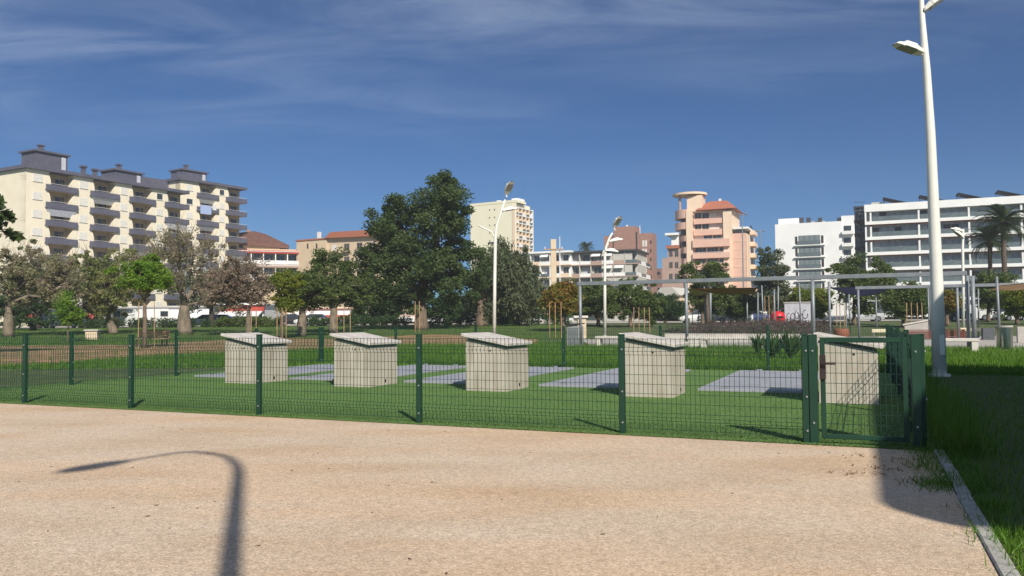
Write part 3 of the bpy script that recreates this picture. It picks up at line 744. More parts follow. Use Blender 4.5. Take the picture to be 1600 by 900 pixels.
for i, (px, D, bx, lm, lb) in enumerate(mids):
    px_tree('leafy_tree', lb, px, D, bx, 0.16, 1.9, 130, 16000, 0.24, lm, bark, 80 + i, GP, clump_r=0.6)
tree('overhanging_tree', 'tree with long drooping leaves reaching past the cream flats corner', (-21.9, 31.5, 0), [((0, 0, 5.2), (2.35, 1.8, 1.25))], 0.16, 2.8, 60, 2600, 0.42, L_big, bark, 99, GP, clump_r=0.42)
# hedges
def hedge(label, p0, p1, h, th, n, lm, seed):
    r = np.random.default_rng(seed); p0 = np.array(p0); p1 = np.array(p1)
    root = thing('hedge', label, 'hedge', p0, 0, 'clipped hedges')
    L = p1 - p0
    c = r.random((140, 1)) * L + r.normal(0, 1, (140, 3)) * np.array([0.1, th * 0.3, 0]) + np.array([0, 0, 1]) * (r.random((140, 1)) * h * 0.85 + 0.1)
    place('foliage', leaf_cloud('foliage', c, np.full(140, 0.42), n, 0.2, lm, r, np.clip(r.normal(0.5, 0.2, 140), 0, 1)), root)
    mb = MB()
    for i in range(10): q = L * (i + 0.5) / 10; mb.tube([q, q + np.array([0, 0, h * 0.8])], 0.03, 5)
    tag(mb.build('stems', bark_dark, root), kind='stuff')
for lb, a, b, D, h, lm in (('low hedge in front of the white vans', 120, 330, 88, 0.9, L_dark), ('clipped hedge before the red banded shopfront', 335, 440, 86, 1.0, L_mid),
                           ('dark hedge behind the light green spreading tree', 470, 640, 88, 1.0, L_dark), ('dark hedge below the drooping tree', 660, 900, 84, 1.1, L_dark)):
    hedge(lb, on_ground(a, D), on_ground(b, D), h, 1.2, 7000, lm, hash(a) % 97)
# palms
palm_green = leafmat('palm_green', [(0.045, 0.075, 0.03), (0.08, 0.115, 0.045)], 0.25)
def frond_mesh(L, seed):
    r = np.random.default_rng(seed); V = []; F = []; n = 26
    for i in range(n):
        t = 0.12 + 0.88 * i / n
        p = np.array([L * t * (1 - 0.18 * t * t), 0, L * (0.42 * t - 0.75 * t * t)])
        for s in (-1, 1):
            l = L * 0.22 * math.sin(math.pi * min(0.97, 0.15 + 0.8 * t)) ; w = L * 0.016
            d = np.array([0.55, s * 0.8, -0.28 + r.normal(0, 0.08)])
            q = len(V); V += [p - [w, 0, 0], p + [w, 0, 0], p + d * l]; F.append((q, q + 1, q + 2))
    q = len(V)
    return np_mesh('frond', np.array(V), np.array(F), palm_green, r.random(len(F)))
FM = [frond_mesh(1.0, 1), frond_mesh(1.0, 2)]
def palm(label, base, h, L, tr, seed, nf=64):
    root = thing('palm_tree', label, 'palm', base, 0, 'palms'); r = random.Random(seed)
    MB().tube([(0, 0, 0), (0.02, 0, h * 0.3), (-0.05, 0, h * 0.7), (0, 0, h)], [tr * 1.25, tr, tr * 0.9, tr * 1.05], 10).build('trunk', palm_bark, root, smooth=True)
    MB().tube([(0, 0, h - 0.5), (0, 0, h + 0.1), (0, 0, h + 0.5)], [tr * 1.1, tr * 1.9, tr * 0.6], 10).build('crown_base', palm_bark, root, smooth=True)
    for i in range(nf):
        o = place('frond', FM[i % 2], root, (0, 0, h + 0.25))
        o.rotation_euler = (r.uniform(-0.15, 0.15), R_(r.uniform(-62, 38)), i * 2.39996)
        s = L * r.uniform(0.85, 1.1); o.scale = (s, s, s)
palm('taller date palm in front of the white hotel', on_ground(1573, 88), AT(1573, 362, 88).z, 3.3, 0.28, 1)
palm('shorter date palm beside the taller one before the hotel', on_ground(1551, 96), AT(1551, 390, 96).z, 3.1, 0.26, 2)
palm('palm crown showing above the grey flat roof', on_ground(917, 236), AT(917, 392, 236).z, 3.0, 0.3, 3)
palm('slim palm standing before the pink tower', on_ground(1106, 70), AT(1106, 452, 70).z, 1.4, 0.16, 4, 26)
# strap-leaved plants just outside the far fence
strap = leafmat('strap_leaf', [(0.05, 0.10, 0.03), (0.09, 0.15, 0.05)], 0.25)
def strap_plant(label, base, h, seed):
    r = random.Random(seed); V = []; F = []; rn = []
    for i in range(46):
        a = r.uniform(0, 6.283); sp = r.uniform(0.15, 0.75); L = h * r.uniform(0.75, 1.15); w = 0.03
        c, s = math.cos(a), math.sin(a); q = len(V)
        for t in (0, 0.35, 0.7, 1.0):
            x = sp * L * t * (0.4 + 0.6 * t); z = L * (t - 0.38 * sp * t * t * 1.4); ww = w * (1 - 0.92 * t ** 3)
            V += [(c * x - s * ww, s * x + c * ww, z), (c * x + s * ww, s * x - c * ww, z)]
        F += [(q + 2 * k, q + 2 * k + 1, q + 2 * k + 3, q + 2 * k + 2) for k in range(3)]; rn += [r.random()] * 3
    root = thing('strap_leaf_plant', label, 'plant', base, 0, 'strap leaved plants behind the fence')
    place('leaves', np_mesh('leaves', np.array(V), np.array(F), strap, np.array(rn)), root)
for i, x in enumerate((1184, 1200, 1216, 1230, 1244, 1207, 1236)):
    strap_plant('arching strap leaved plant on the lawn behind the far fence', G(x, 556 if i < 5 else 563), 0.9, i)
# ------------------------------------------------------------------ buildings
cream = mat('cream_wall', (0.82, 0.745, 0.58), (0.77, 0.69, 0.53), 0.5, 0.9)
slate = mat('slate_blue', (0.115, 0.115, 0.155), (0.09, 0.09, 0.125), 1.0, 0.7)
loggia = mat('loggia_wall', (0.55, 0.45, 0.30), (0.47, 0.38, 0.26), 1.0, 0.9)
awn_grey = mat('awning_pale', (0.55, 0.56, 0.62), None, 2, 0.8)
awn_white = mat('awning_white', (0.72, 0.72, 0.72), None, 2, 0.8)
cloth_blue = mat('laundry_blue', (0.38, 0.47, 0.72), None, 3, 0.9)
white_wall = mat('white_wall', (0.82, 0.82, 0.80), (0.77, 0.77, 0.755), 0.4, 0.8)
brick_brown = mat('brown_brick', (0.36, 0.20, 0.155), (0.31, 0.17, 0.13), 1.2, 0.9)
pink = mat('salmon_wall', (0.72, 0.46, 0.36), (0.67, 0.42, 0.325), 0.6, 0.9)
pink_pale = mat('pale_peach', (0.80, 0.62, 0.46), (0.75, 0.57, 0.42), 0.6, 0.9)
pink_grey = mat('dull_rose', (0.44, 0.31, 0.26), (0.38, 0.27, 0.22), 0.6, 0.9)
tile_red = mat('red_tile', (0.42, 0.15, 0.085), (0.34, 0.12, 0.07), 2.5, 0.85, 0.4, 8)
tile_dark = mat('brown_tile', (0.17, 0.085, 0.065), (0.12, 0.06, 0.05), 2.0, 0.9)
red_trim = mat('red_trim', (0.42, 0.06, 0.04), None, 1.5, 0.7)
beige_wall = mat('beige_wall', (0.64, 0.51, 0.36), (0.58, 0.46, 0.32), 0.6, 0.9)
grey_wall = mat('greyish_wall', (0.52, 0.50, 0.45), (0.46, 0.44, 0.40), 0.6, 0.9)
yellow_wall = mat('pale_yellow', (0.82, 0.77, 0.58), (0.78, 0.73, 0.54), 0.3, 0.9)
pipe_white = mat('flue_white', (0.75, 0.75, 0.75), None, 2, 0.4)
solar = mat('solar_panel', (0.02, 0.023, 0.03), None, 2, 0.7, spec=0.15)
railing_dark = mat('railing_dark', (0.05, 0.05, 0.055), None, 2, 0.5)
rail_glass = mat('railing_glass', (0.14, 0.17, 0.175), (0.10, 0.125, 0.13), 1, 0.1, spec=0.6)
door_dark = mat('door_dark', (0.03, 0.025, 0.022), (0.05, 0.04, 0.035), 1.5, 0.3)
GZ = 0.75
curtain = mat('curtained_glass', (0.50, 0.54, 0.52), (0.26, 0.31, 0.32), 0.8, 0.25, spec=0.5, stretch=(2.5, 1, 0.3))
class Facade:
    """a vertical plane through two photo columns whose distances come from the storey height"""
    def __init__(s, name, label, px0, D0, px1=None, D1=None, ang=None, group='buildings round the park'):
        a = AT(px0, 500, D0); s.o = Vector((a.x, a.y, GZ))
        if ang is None: b = AT(px1, 500, D1); s.t = Vector((b.x - a.x, b.y - a.y, 0)).normalized()
        else: s.t = Vector((math.cos(ang), math.sin(ang), 0))
        s.n = Vector((-s.t.y, s.t.x, 0))
        if label: s.root = thing(name, label, 'building', s.o, math.atan2(s.t.y, s.t.x), group)
        s.mw = Matrix.Translation(s.o) @ Matrix.Rotation(math.atan2(s.t.y, s.t.x), 4, 'Z')
    def as_part(s, name, parent, mb, m):         # this plane's wall as one part of another building; its pieces hang on it
        o = mb.build(name, m, parent.root); o.matrix_basis = parent.mw.inverted() @ s.mw
        s.root = o; return o
    def sz(s, px, py, d=0.0):                    # pixel -> (along, height) on the plane d metres behind the front
        r = ray(px, py); o = s.o + s.n * d
        k = (o - EYE).dot(s.n) / r.dot(s.n); p = EYE + r * k
        return (p - s.o).dot(s.t), p.z - GZ
    def rect(s, name, px, y0, y1, m, parent=None):
        pass
    def box(s, name, x0, x1, d0, d1, z0, z1, m, parent=None):
        return bpart(name, parent or s.root, x0, x1, d0, d1, z0, z1, m)
    def pbox(s, name, x0, y0, x1, y1, d0, d1, m, parent=None, ground=False):     # traced rectangle; d0 front, d1 back
        ym, xm = (y0 + y1) / 2, (x0 + x1) / 2
        a = s.sz(x0, ym)[0]; b = s.sz(x1, ym)[0]; t = s.sz(xm, y0)[1]; u = 0 if ground else s.sz(xm, y1)[1]
        return s.box(name, a, b, d0, d1, u, t, m, parent)
    def window(s, x0, x1, z0, z1, m=glass, d=0.0, fm=None, mull=1):
        f = s.box('window', x0, x1, d - 0.05, d + 0.02, z0, z1, fm or white_wall)
        n = mull; w = (x1 - x0 - 0.06 * (n + 1)) / n
        for i in range(n):
            a = x0 + 0.06 + i * (w + 0.06)
            o = s.box('pane', a, a + w, d - 0.058, d - 0.03, z0 + 0.06, z1 - 0.06, m)
            o.parent = f; o.location = o.location - f.location
        return f

# cream flats with slate balconies: two stepped blocks
def slate_block(label, px0, D0, px1, D1, ytop, cols, gable, houses, seed, lastfl):
    F = Facade('apartment_block', label, px0, D0, px1, D1, group='cream flats with slate balconies')
    rnd = random.Random(seed)
    L, _ = F.sz(px1, 400); _, ht = F.sz(px0, ytop)
    fl = 2.93; nfl = int(ht // fl); zb = ht - nfl * fl
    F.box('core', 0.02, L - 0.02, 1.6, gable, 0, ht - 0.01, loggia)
    if gable > 5:
        F.box('gable_wall', 0.0, 0.3, 0.01, gable + 0.01, 0, ht, cream)
    edges = [0] + [F.sz(x, 330)[0] for c in cols for x in c] + [L]
    if edges[-1] - edges[-2] < 0.6: edges[-1] = edges[-2] = L
    # piers with scalloped sides
    for i in range(0, len(edges), 2):
        a, b = edges[i], edges[i + 1]
        if b - a < 0.4: continue
        pl = []; pr = []
        N = 8
        for k in range(nfl * N + 1):
            z = zb + k * fl / N; w = 0.42 * abs(math.sin(math.pi * ((k / N + 0.12) % 1.0))) ** 0.7
            pl.append((a - (w if i > 0 else 0), z)); pr.append((b + (w if i < len(edges) - 2 else 0), z))
        poly = [(a, 0)] + [(b, 0)] + pr + pl[::-1]
        n = len(pl); mb = MB(); vs = []
        L_ = [(a, 0)] + pl; R2 = [(b, 0)] + pr
        for y in (0.0, 1.6):
            vs += [(x, y, z) for x, z in L_] + [(x, y, z) for x, z in R2]
        m_ = len(L_); fs = []
        for k in range(m_ - 1):
            fs += [(k, m_ + k, m_ + k + 1, k + 1), (2 * m_ + k, 2 * m_ + k + 1, 3 * m_ + k + 1, 3 * m_ + k), (k, k + 1, 2 * m_ + k + 1, 2 * m_ + k), (m_ + k, 3 * m_ + k, 3 * m_ + k + 1, m_ + k + 1)]
        fs.append((m_ - 1, 2 * m_ - 1, 4 * m_ - 1, 3 * m_ - 1))
        mb.add(vs, fs).build('pier', cream, F.root)
        wc = (a + b) / 2 if i else a + (b - a) * 0.5; ww = min(1.5, (b - a) * 0.42)
        for k in range(nfl):
            z = zb + k * fl
            F.window(wc - ww / 2, wc + ww / 2, z + 1.05, z + 2.25, shutter if rnd.random() < 0.88 else glass, fm=shutter)
            F.box('window_sill', wc - ww / 2 - 0.08, wc + ww / 2 + 0.08, -0.12, -0.06, z + 0.96, z + 1.04, shutter)
    for ci in range(len(cols)):
        a, b = edges[2 * ci + 1], edges[2 * ci + 2]
        for k in range(nfl):
            z = zb + k * fl
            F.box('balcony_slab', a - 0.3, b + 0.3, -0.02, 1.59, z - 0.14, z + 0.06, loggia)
            p = F.box('balcony_parapet', a - 0.55, b + 0.55, -0.35, -0.22, z - 0.16, z + 0.82, slate)
            F.box('balcony_parapet', a - 0.55, b + 0.55, -0.22, 0.0, z - 0.15, z - 0.02, slate)
            F.box('handrail', a - 0.5, b + 0.5, -0.30, -0.26, z + 0.98, z + 1.03, awn_white)
            mid = (a + b) / 2
            F.window(mid - 0.2, mid + 1.5 if b - mid > 1.7 else b - 0.1, z + 0.1, z + 2.2, glass, d=1.6, fm=loggia, mull=2)
            q = rnd.random()
            if q < 0.30 and k < nfl - 1 or (k, ci) in lastfl:
                d_ = rnd.uniform(0.5, 1.0)
                MB().prism_y([(0, 0), (b - a + 0.5, 0), (b - a + 0.5, 0.05), (0, 0.05)], 0, 1.25).xform(Matrix.Translation((a - 0.25, -0.24, z + fl - 0.20)) @ Matrix.Rotation(R_(-90 + 38 * d_), 4, 'X')).build('awning', awn_grey if rnd.random() < 0.6 else awn_white, F.root)
    # roof edge and roof
    MB().box(-0.5, L + 0.35, -0.6, gable + 0.4, ht, ht + 0.55).build('roof', slate, F.root)
    for (x0, x1, y0) in houses:
        a, z1 = F.sz(x0, y0, 3.0); b, _ = F.sz(x1, y0, 3.0)
        h = F.box('roof_house', a, b, 3.0, 7.0, ht + 0.55, z1 - 0.3, slate)
        F.box('house_eave', a - 0.35, b + 0.35, 2.65, 7.35, z1 - 0.3, z1, slate)
        MB().box(b - 1.1, b - 0.35, 2.95, 3.04, ht + 0.75, z1 - 0.6).build('roof_door', awn_grey, F.root)
        c = (a + b) / 2 - 0.2 * (b - a)
        MB().box(c - 0.35, c + 0.35, 4.0, 4.7, z1, z1 + 0.8).build('chimney', slate, F.root)
        MB().box(c - 0.5, c + 0.5, 3.85, 4.85, z1 + 0.95, z1 + 1.15).build('chimney_cap', slate, F.root)
        MB().box(c - 0.12, c + 0.12, 4.2, 4.5, z1 + 0.79, z1 + 0.96).build('chimney_neck', slate, F.root)
    return F, L, ht
F, L, ht = slate_block('cream apartment block with scalloped piers and slate blue balconies, the lower longer one', 37.5, 128, 290, 155.5, 262, [(75, 115.5), (144, 181), (205, 238), (260, 287.5)], 13,
            [(56, 106, 233), (180, 222, 263)], 3, {(6, 1)})
for x, h in ((131, 259), (149, 264)):
    a, z1 = F.sz(x, h, 2.5)
    F.box('vent_pipe', a - 0.3, a + 0.3, 2.3, 2.9, ht + 0.5, z1 - 0.3, slate); F.box('vent_cap', a - 0.5, a + 0.5, 2.1, 3.1, z1 - 0.3, z1, slate)
for k in range(7): # gable windows
    pass
F, L, ht = slate_block('cream apartment block with slate balconies and hanging laundry, the taller rear one', 280, 165, 381, 178.5, 281, [(310, 337.5), (355, 380.5)], 13, [(285, 323, 263)], 5, set())
a, z1 = F.sz(259, 266, 2.5)
F.box('vent_pipe', 1.0, 1.6, 2.2, 2.8, ht + 0.5, ht + 2.2, slate)
for x0, x1, m_ in ((311, 328, cloth_blue), (330, 336, awn_white)):
    q = F.pbox('laundry', x0, 321, x1, 335 if m_ is cloth_blue else 329, -0.50, -0.46, m_)
MB().box(-8, -0.02, 4.0, 12, 0, ht + 0.3).build('stair_wall', slate, F.root)

# flats with red awnings and brown roof, between cream flats and beige block
F = Facade('terrace_flats', 'low flats with red banded terrace and brown tiled roof', 372, 185, 467, 190)
L, _ = F.sz(467, 410); _, z = F.sz(420, 388)
F.box('wall', 0, L, 1.5, 12, 0, z, beige_wall)
for i, y in enumerate((391, 413, 435)):
    _, zt = F.sz(420, y)
    F.box('terrace_fascia', -0.3, L + 0.2, -0.4, 1.49, zt - 0.75, zt - 0.05, red_trim if i == 0 else pink_grey)
    F.box('fascia_trim', -0.3, L + 0.2, -0.46, -0.40, zt - 0.35, zt - 0.2, awn_white)
    if i < 2:
        for k in range(5):
            a = 0.4 + k * L / 5
            F.window(a, a + L / 5 - 0.8, zt - 3.4, zt - 0.9, glass, d=1.5, fm=grey_wall, mull=2)
            F.box('parapet', a - 0.3, a + L / 5 - 0.5, -0.3, -0.2, zt - 3.3, zt - 2.4, white_wall if k % 2 else awn_white)
            F.box('column', a - 0.42, a - 0.2, -0.2, 0.1, zt - 3.3, zt - 0.76, white_wall)
a, z0 = F.sz(380, 392, 4); b, z1 = F.sz(438, 363, 4); c, z2 = F.sz(425, 383, 4)
MB().box(a, b, 4, 11, z0 - 1, z2 - 0.1).build('penthouse', beige_wall, F.root)
MB().prism_y([(a - 2, z2 - 0.1), (b + 2, z2 - 0.8), (b + 2, z2), (b - 3.5, z1 - 0.6), (a + 2.5, z1), (a - 1.5, z2 + 2.6)], 3.2, 11.8).build('roof', tile_dark, F.root)
for x, y0 in ((388, 359), (415, 371)):
    s_, zt = F.sz(x, y0, 5); F.box('chimney', s_ - 0.4, s_ + 0.4, 5, 5.8, zt - 2.4, zt, brick_brown)

# beige block
F = Facade('beige_flats', 'plain beige block with red roof edge and white flue', 463, 190, 590, 178)
L, _ = F.sz(590, 400); _, z = F.sz(490, 375); sm, _ = F.sz(510, 400)
F.box('wall', 0, sm, 0, 12, 0, z, beige_wall); F.box('roof_edge', -0.2, sm + 0.2, -0.2, 12.2, z, z + 0.3, tile_red)
F.box('wing_wall', sm, L, 0.5, 12, 0, z + 0.2, beige_wall)
MB().prism_y([(sm - 0.3, z + 0.2), (L + 0.4, z - 0.2), (L - 1.5, z + 1.3), (sm + 1.5, z + 1.5)], -0.4, 12).build('roof', tile_red, F.root)
F.pbox('flue', 486, 361, 490, 376, 2, 2.6, pipe_white)
for x in (481, 495):
    s_, zt = F.sz(x, 384); F.window(s_ - 0.3, s_ + 0.3, zt - 0.7, zt + 0.6, glass, fm=beige_wall)
for k in range(4):
    for j in range(4):
        s_ = sm + 1.2 + j * (L - sm) / 4; F.window(s_, s_ + 1.6, z - 2.9 - 3 * k, z - 1.3 - 3 * k, glass if (j + k) % 3 else shutter, d=0.5, fm=pink_grey, mull=2)
        F.box('balcony', s_ - 0.3, s_ + 2.0, -0.3, 0.45, z - 3.3 - 3 * k, z - 2.95 - 3 * k, pink_grey)

# yellow tower
F = Facade('apartment_tower', 'tall pale yellow tower with a grid of balconies down its side', 736, 312, 806, 302)
L, _ = F.sz(806, 350); _, z = F.sz(770, 319)
F.box('wall', 0, L - 1.3, 0, 13.6, 0, z, yellow_wall); F.box('corner_wall', L - 1.299, L, 0, 0.6, 0, z, yellow_wall)
F.box('roof_parapet', -0.1, L + 0.1, -0.1, 8, z, z + 0.9, yellow_wall)
F.box('roof_house', L - 3.2, L - 0.3, 2.5, 7.5, z, z + 1.9, white_wall); F.box('roof_house', L * 0.5, L * 0.5 + 1.4, 3, 4.5, z, z + 1.8, white_wall)
fl = 2.98
for k in range(10):
    zz = z - 3.5 - fl * k
    for s_ in (L * 0.42, L * 0.53):
        F.window(s_, s_ + 0.6, zz + 1.0, zz + 1.7, glass, fm=yellow_wall)
    if k > 3: F.window(L * 0.39, L * 0.53, zz, zz + 0.9, glass, fm=yellow_wall, mull=2)
# its balcony side turns away to the right
side = Facade('tower_side', None, 806.3, 302, 833, 313.9)
sL, _ = side.sz(833, 350); _, szt = side.sz(815, 324)
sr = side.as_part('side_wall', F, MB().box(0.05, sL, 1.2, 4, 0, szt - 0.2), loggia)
nb = 5
for i in range(nb + 1):
    a = i * sL / nb; bpart('balcony_fin', sr, a - 0.22, a + 0.22, -0.05, 1.19, 0, szt, pink_pale if i < nb else white_wall)
for k in range(12):
    zz = szt - 0.5 - fl * k
    bpart('balcony_slab', sr, 0, sL, -0.02, 1.19, zz, zz + 0.35, white_wall)
    for i in range(nb):
        a = i * sL / nb
        o = bpart('balcony_rail', sr, a + 0.3, a + sL / nb - 0.3, 0.02, 0.1, zz - fl + 0.36, zz - fl + 1.25, [rail_glass, white_wall, yellow_wall][0 if (i * 7 + k * 3) % 5 < 3 else (1 if (i + k) % 3 else 2)])
        bpart('balcony_door', sr, a + 0.7, a + sL / nb - 0.8, 1.15, 1.195, zz - fl + 0.4, zz - 0.5, door_dark)

# low white flats and grey flats
def low_flats(label, px0, D0, px1, D1, ytop, wm, fascia, roofm, nbay, seed):
    F = Facade('low_flats', label, px0, D0, px1, D1)
    L, _ = F.sz(px1, 420); _, z = F.sz((px0 + px1) / 2, ytop)
    F.box('wall', 0.1, L - 0.1, 1.4, 13, 0, z, wm); F.box('roof', -0.5, L + 0.5, -0.5, 13.5, z, z + 0.45, roofm)
    r = random.Random(seed)
    for k in range(5):
        zz = z - 3.05 * (k + 1)
        if zz < 0: break
        F.box('balcony_slab', -0.2, L + 0.2, -0.1, 1.39, zz - 0.1, zz + 0.15, fascia)
        for i in range(nbay):
            a = i * L / nbay; b = a + L / nbay
            F.box('balcony_rail', a + 0.1, b - 0.1, -0.06, 0.02, zz + 0.15, zz + 0.95, [white_wall, fascia, rail_glass][r.randrange(3)])
            q = r.random()
            F.window(a + 0.5, b - 0.6, zz + 0.2, zz + 2.6, awn_grey if q < 0.4 else (glass if q < 0.75 else glass_pale), d=1.4, fm=wm, mull=2)
            F.box('fin', a - 0.1, a + 0.1, -0.04, 1.38, zz + 0.16, zz + 2.93, wm)
            if r.random() < 0.25: MB().prism_y([(0, 0), (b - a - 0.6, 0), (b - a - 0.6, 0.05), (0, 0.05)], 0, 1.2).xform(Matrix.Translation((a + 0.3, 0.0, zz + 2.8)) @ Matrix.Rotation(R_(-140), 4, 'X')).build('awning', awn_white, F.root)
    return F, L, z
F, L, z = low_flats('white low flats with pink banded balconies behind the utility pole', 800, 204, 890, 198, 396, white_wall, pink_pale, white_wall, 6, 1)
F, L, z = low_flats('grey flats with dark roof edge below a palm crown', 889, 200, 995, 194, 394, grey_wall, pink_grey, railing_dark, 6, 2)
sp_ = Facade('end_balconies', None, 995.3, 194, 1016, 210)
eL, _ = sp_.sz(1016, 420)
er = sp_.as_part('end_wall', F, MB().box(0.1, eL, 1.0, 8, 0, z - 0.3), grey_wall)
for k in range(5):
    zz = z - 3.05 * (k + 1)
    bpart('balcony_slab', er, 0, eL, -0.1, 0.99, zz - 0.1, zz + 0.15, white_wall)
    for i in range(3):
        a = i * eL / 3; bpart('balcony_rail', er, a + 0.1, a + eL / 3 - 0.1, -0.06, 0.02, zz + 0.15, zz + 1.0, white_wall if (i + k) % 2 else rail_glass)
        bpart('balcony_door', er, a + 0.6, a + eL / 3 - 0.5, 0.95, 0.995, zz + 0.2, zz + 2.3, door_dark)
# brown brick tower
F = Facade('brick_tower', 'brown brick tower with stepped top and white window pairs', 943, 256, 1018, 250)
L, _ = F.sz(1018, 400)
for x0, x1, y, d in ((943, 962, 368, 0.6), (959, 993, 354, 0), (994, 1018.5, 364, 0.8)):
    F.pbox('wall', x0, y, x1, 420, d, 7, brick_brown, ground=True)
F.pbox('recess', 992, 362, 995, 400, 0.3, 0.8, railing_dark, ground=True)
for j in range(2):
    for k in range(6):
        for x in (1004, 1008.5):
            pass
for k in range(7):
    for x in (1004.3, 1008.5):
        s_, zt = F.sz(x, 380 + 13.5 * k); F.window(s_ - 0.32, s_ + 0.32, zt - 1.0, zt + 1.0, shutter, d=0.8, fm=shutter)
    s_, zt = F.sz(1016, 378 + 13.5 * k); F.window(s_ - 0.3, s_ + 0.3, zt - 0.6, zt + 0.6, glass, d=0.8, fm=brick_brown)
for x, y in ((976, 350), (983, 352)):
    F.pbox('dish', x - 1.5, y, x + 1.5, y + 4, 3, 3.3, pipe_white)
F.pbox('antenna', 994.6, 350, 995.6, 364, 4, 4.2, pipe_white)
# small far block between
F = Facade('far_block', 'narrow dark red block seen between grey flats and pink tower', 1014, 300, 1034, 296)
L, _ = F.sz(1034, 430); _, z = F.sz(1024, 420); F.box('wall', 0, L, 0, 10, 0, z, brick_brown)
for k in range(5):
    for i in range(2): F.window(0.6 + i * L / 2, 0.4 + (i + 0.75) * L / 2, z - 2.4 - 3 * k, z - 1 - 3 * k, glass, fm=pink_pale)

# pink tower
F = Facade('pink_tower', 'stepped salmon pink apartment tower with red tiled roof and round roof slab', 1034, 214, ang=-GA)
P = F.pbox
def gp(n, x0, y0, x1, d0, d1, m): return F.pbox(n, x0, y0, x1, 480, d0, d1, m, ground=True)
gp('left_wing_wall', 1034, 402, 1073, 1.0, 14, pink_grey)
gp('centre_wall', 1073, 328, 1145, 1.2, 14, pink_pale)
gp('corner_pier', 1073.4, 329, 1083, -0.4, 1.19, pink_pale)
gp('corner_pier', 1131, 329, 1144.6, -0.2, 1.19, pink_pale)
gp('right_wing_wall', 1145, 364, 1166, 0.6, 16, pink)
s0, _ = F.sz(1166, 400)
_, zt = F.sz(1155, 364)
# end wall of the right wing with balconies
F.box('end_wall', s0, s0 + 0.3, 0.8, 15.9, 0, zt - 0.2, pink_pale)
for k in range(8):
    F.box('end_balcony', s0 + 0.31, s0 + 1.5, 5.5, 12, 1.5 + 3 * k, 2.6 + 3 * k, pink_pale)
    F.box('end_door', s0 + 0.305, s0 + 0.35, 6.5, 11, 2.6 + 3 * k, 4.2 + 3 * k, door_dark)
F.pbox('right_penthouse', 1146, 357, 1163, 364.5, 1.8, 13, glass_pale)
a, z1 = F.sz(1145, 356); b, _ = F.sz(1169, 356); F.box('right_roof_slab', a, b, 0.0, 16.5, z1 - 0.35, z1 + 0.15, white_wall)
# window bands and salmon bands
rows = [(332, 341), (349, 358), (367, 374), (386, 395), (403.5, 412), (421, 430), (439, 448)]
for i, (ya, yb) in enumerate(rows):
    xr = 1131 if i < 2 else 1141
    if i < 3:
        n = 4
        for j in range(n):
            x0 = 1084 + j * (xr - 1084) / n; x1 = x0 + (xr - 1084) / n - 1
            a, zt = F.sz(x0, ya); b, _ = F.sz(x1, ya); _, zb = F.sz(x0, yb)
            F.window(a, b, zb, zt, [glass, glass, shutter, shutter][j] if i < 2 else [shutter, glass, glass, glass][j], d=1.2, fm=pink_pale, mull=2)
    else:
        for j in range(3):
            x0 = 1085 + j * 19; a, zt = F.sz(x0, ya); b, _ = F.sz(x0 + 17, ya); _, zb = F.sz(x0, yb)
            F.window(a, b, zb, zt, glass, d=1.2, fm=pink_grey, mull=3)
    yn = rows[i + 1][0] if i < 6 else 457
    F.pbox('salmon_band', 1083.3, yb, xr - 0.2, yn, 0.2 if i < 2 else -1.0, 1.19, pink)
    if i >= 2: F.pbox('band_rail', 1083.3, yb - 1.2, xr - 0.2, yb - 0.7, -0.95, -0.85, pipe_white)
for y in (376, 389, 402, 416, 430): F.pbox('string_course', 1145.3, y, 1165.7, y + 0.8, 0.52, 0.59, pink_pale)
# red tiled hip roof
a, z0 = F.sz(1090, 329); b, _ = F.sz(1148, 329); c, z1 = F.sz(1102, 317); d, _ = F.sz(1131, 317)
mb = MB(); mb.add([(a - 0.5, -0.9, z0), (b + 0.6, -0.9, z0), (b + 0.6, 14.6, z0), (a - 0.5, 14.6, z0), (c, 5, z1 + 1), (d, 5, z1 + 1), (d, 9, z1 + 1), (c, 9, z1 + 1)],
                  [(0, 1, 5, 4), (1, 2, 6, 5), (2, 3, 7, 6), (3, 0, 4, 7), (4, 5, 6, 7), (0, 3, 2, 1)]); mb.build('roof', tile_red, F.root)
F.pbox('chimney', 1117.5, 306, 1121.5, 320, 5.5, 6.3, pipe_white)
gp2 = F.pbox('stair_block', 1072.5, 305, 1096, 330, 0.6, 6, pink_pale)
# round roof slab with column
a, z0 = F.sz(1047, 305); b, _ = F.sz(1101, 305); cx = (a + b) / 2; rx = (b - a) / 2
MB().prism([(cx + rx * math.cos(w * math.pi / 16), 3.5 + 4.2 * math.sin(w * math.pi / 16)) for w in range(32)], z0 - 0.05, z0 + 0.5).build('round_roof', pink_pale, F.root)
a, z2 = F.sz(1061, 330); MB().tube([(a, 1.2, z2), (a, 1.2, z0)], 0.35, 8).build('roof_column', pink_grey, F.root)
# curved balconies on the left flank
for i, (xa, ya, yb) in enumerate(((1050, 327, 341), (1050, 347, 358), (1060, 368, 377), (1060, 386, 396), (1060, 404, 413), (1061, 422, 431))):
    s1, zt = F.sz(1073, ya); s0_, zb = F.sz(xa, yb); zb = F.sz(1066, yb)[1]
    pts = [(s1, 0.6)] + [(s1 - (s1 - s0_) * math.sin(R_(90 * k / 8)), 4.2 - 4.6 * math.cos(R_(90 * k / 8)) + 0.2) for k in range(9)] + [(s0_, 6), (s1, 6)]
    MB().prism(pts, zb, zt).build('curved_balcony', pink, F.root)
    if i: F.pbox('flank_window', 1063, ya - 8.5, 1071, ya - 0.5, 0.9, 1.15, door_dark)
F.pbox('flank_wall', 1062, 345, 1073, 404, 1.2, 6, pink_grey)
F.pbox('left_roof_slab', 1039.5, 364, 1060, 367.5, -0.4, 7, white_wall)
F.pbox('left_penthouse', 1048, 367.5, 1059, 384, 0.8, 6, white_wall)
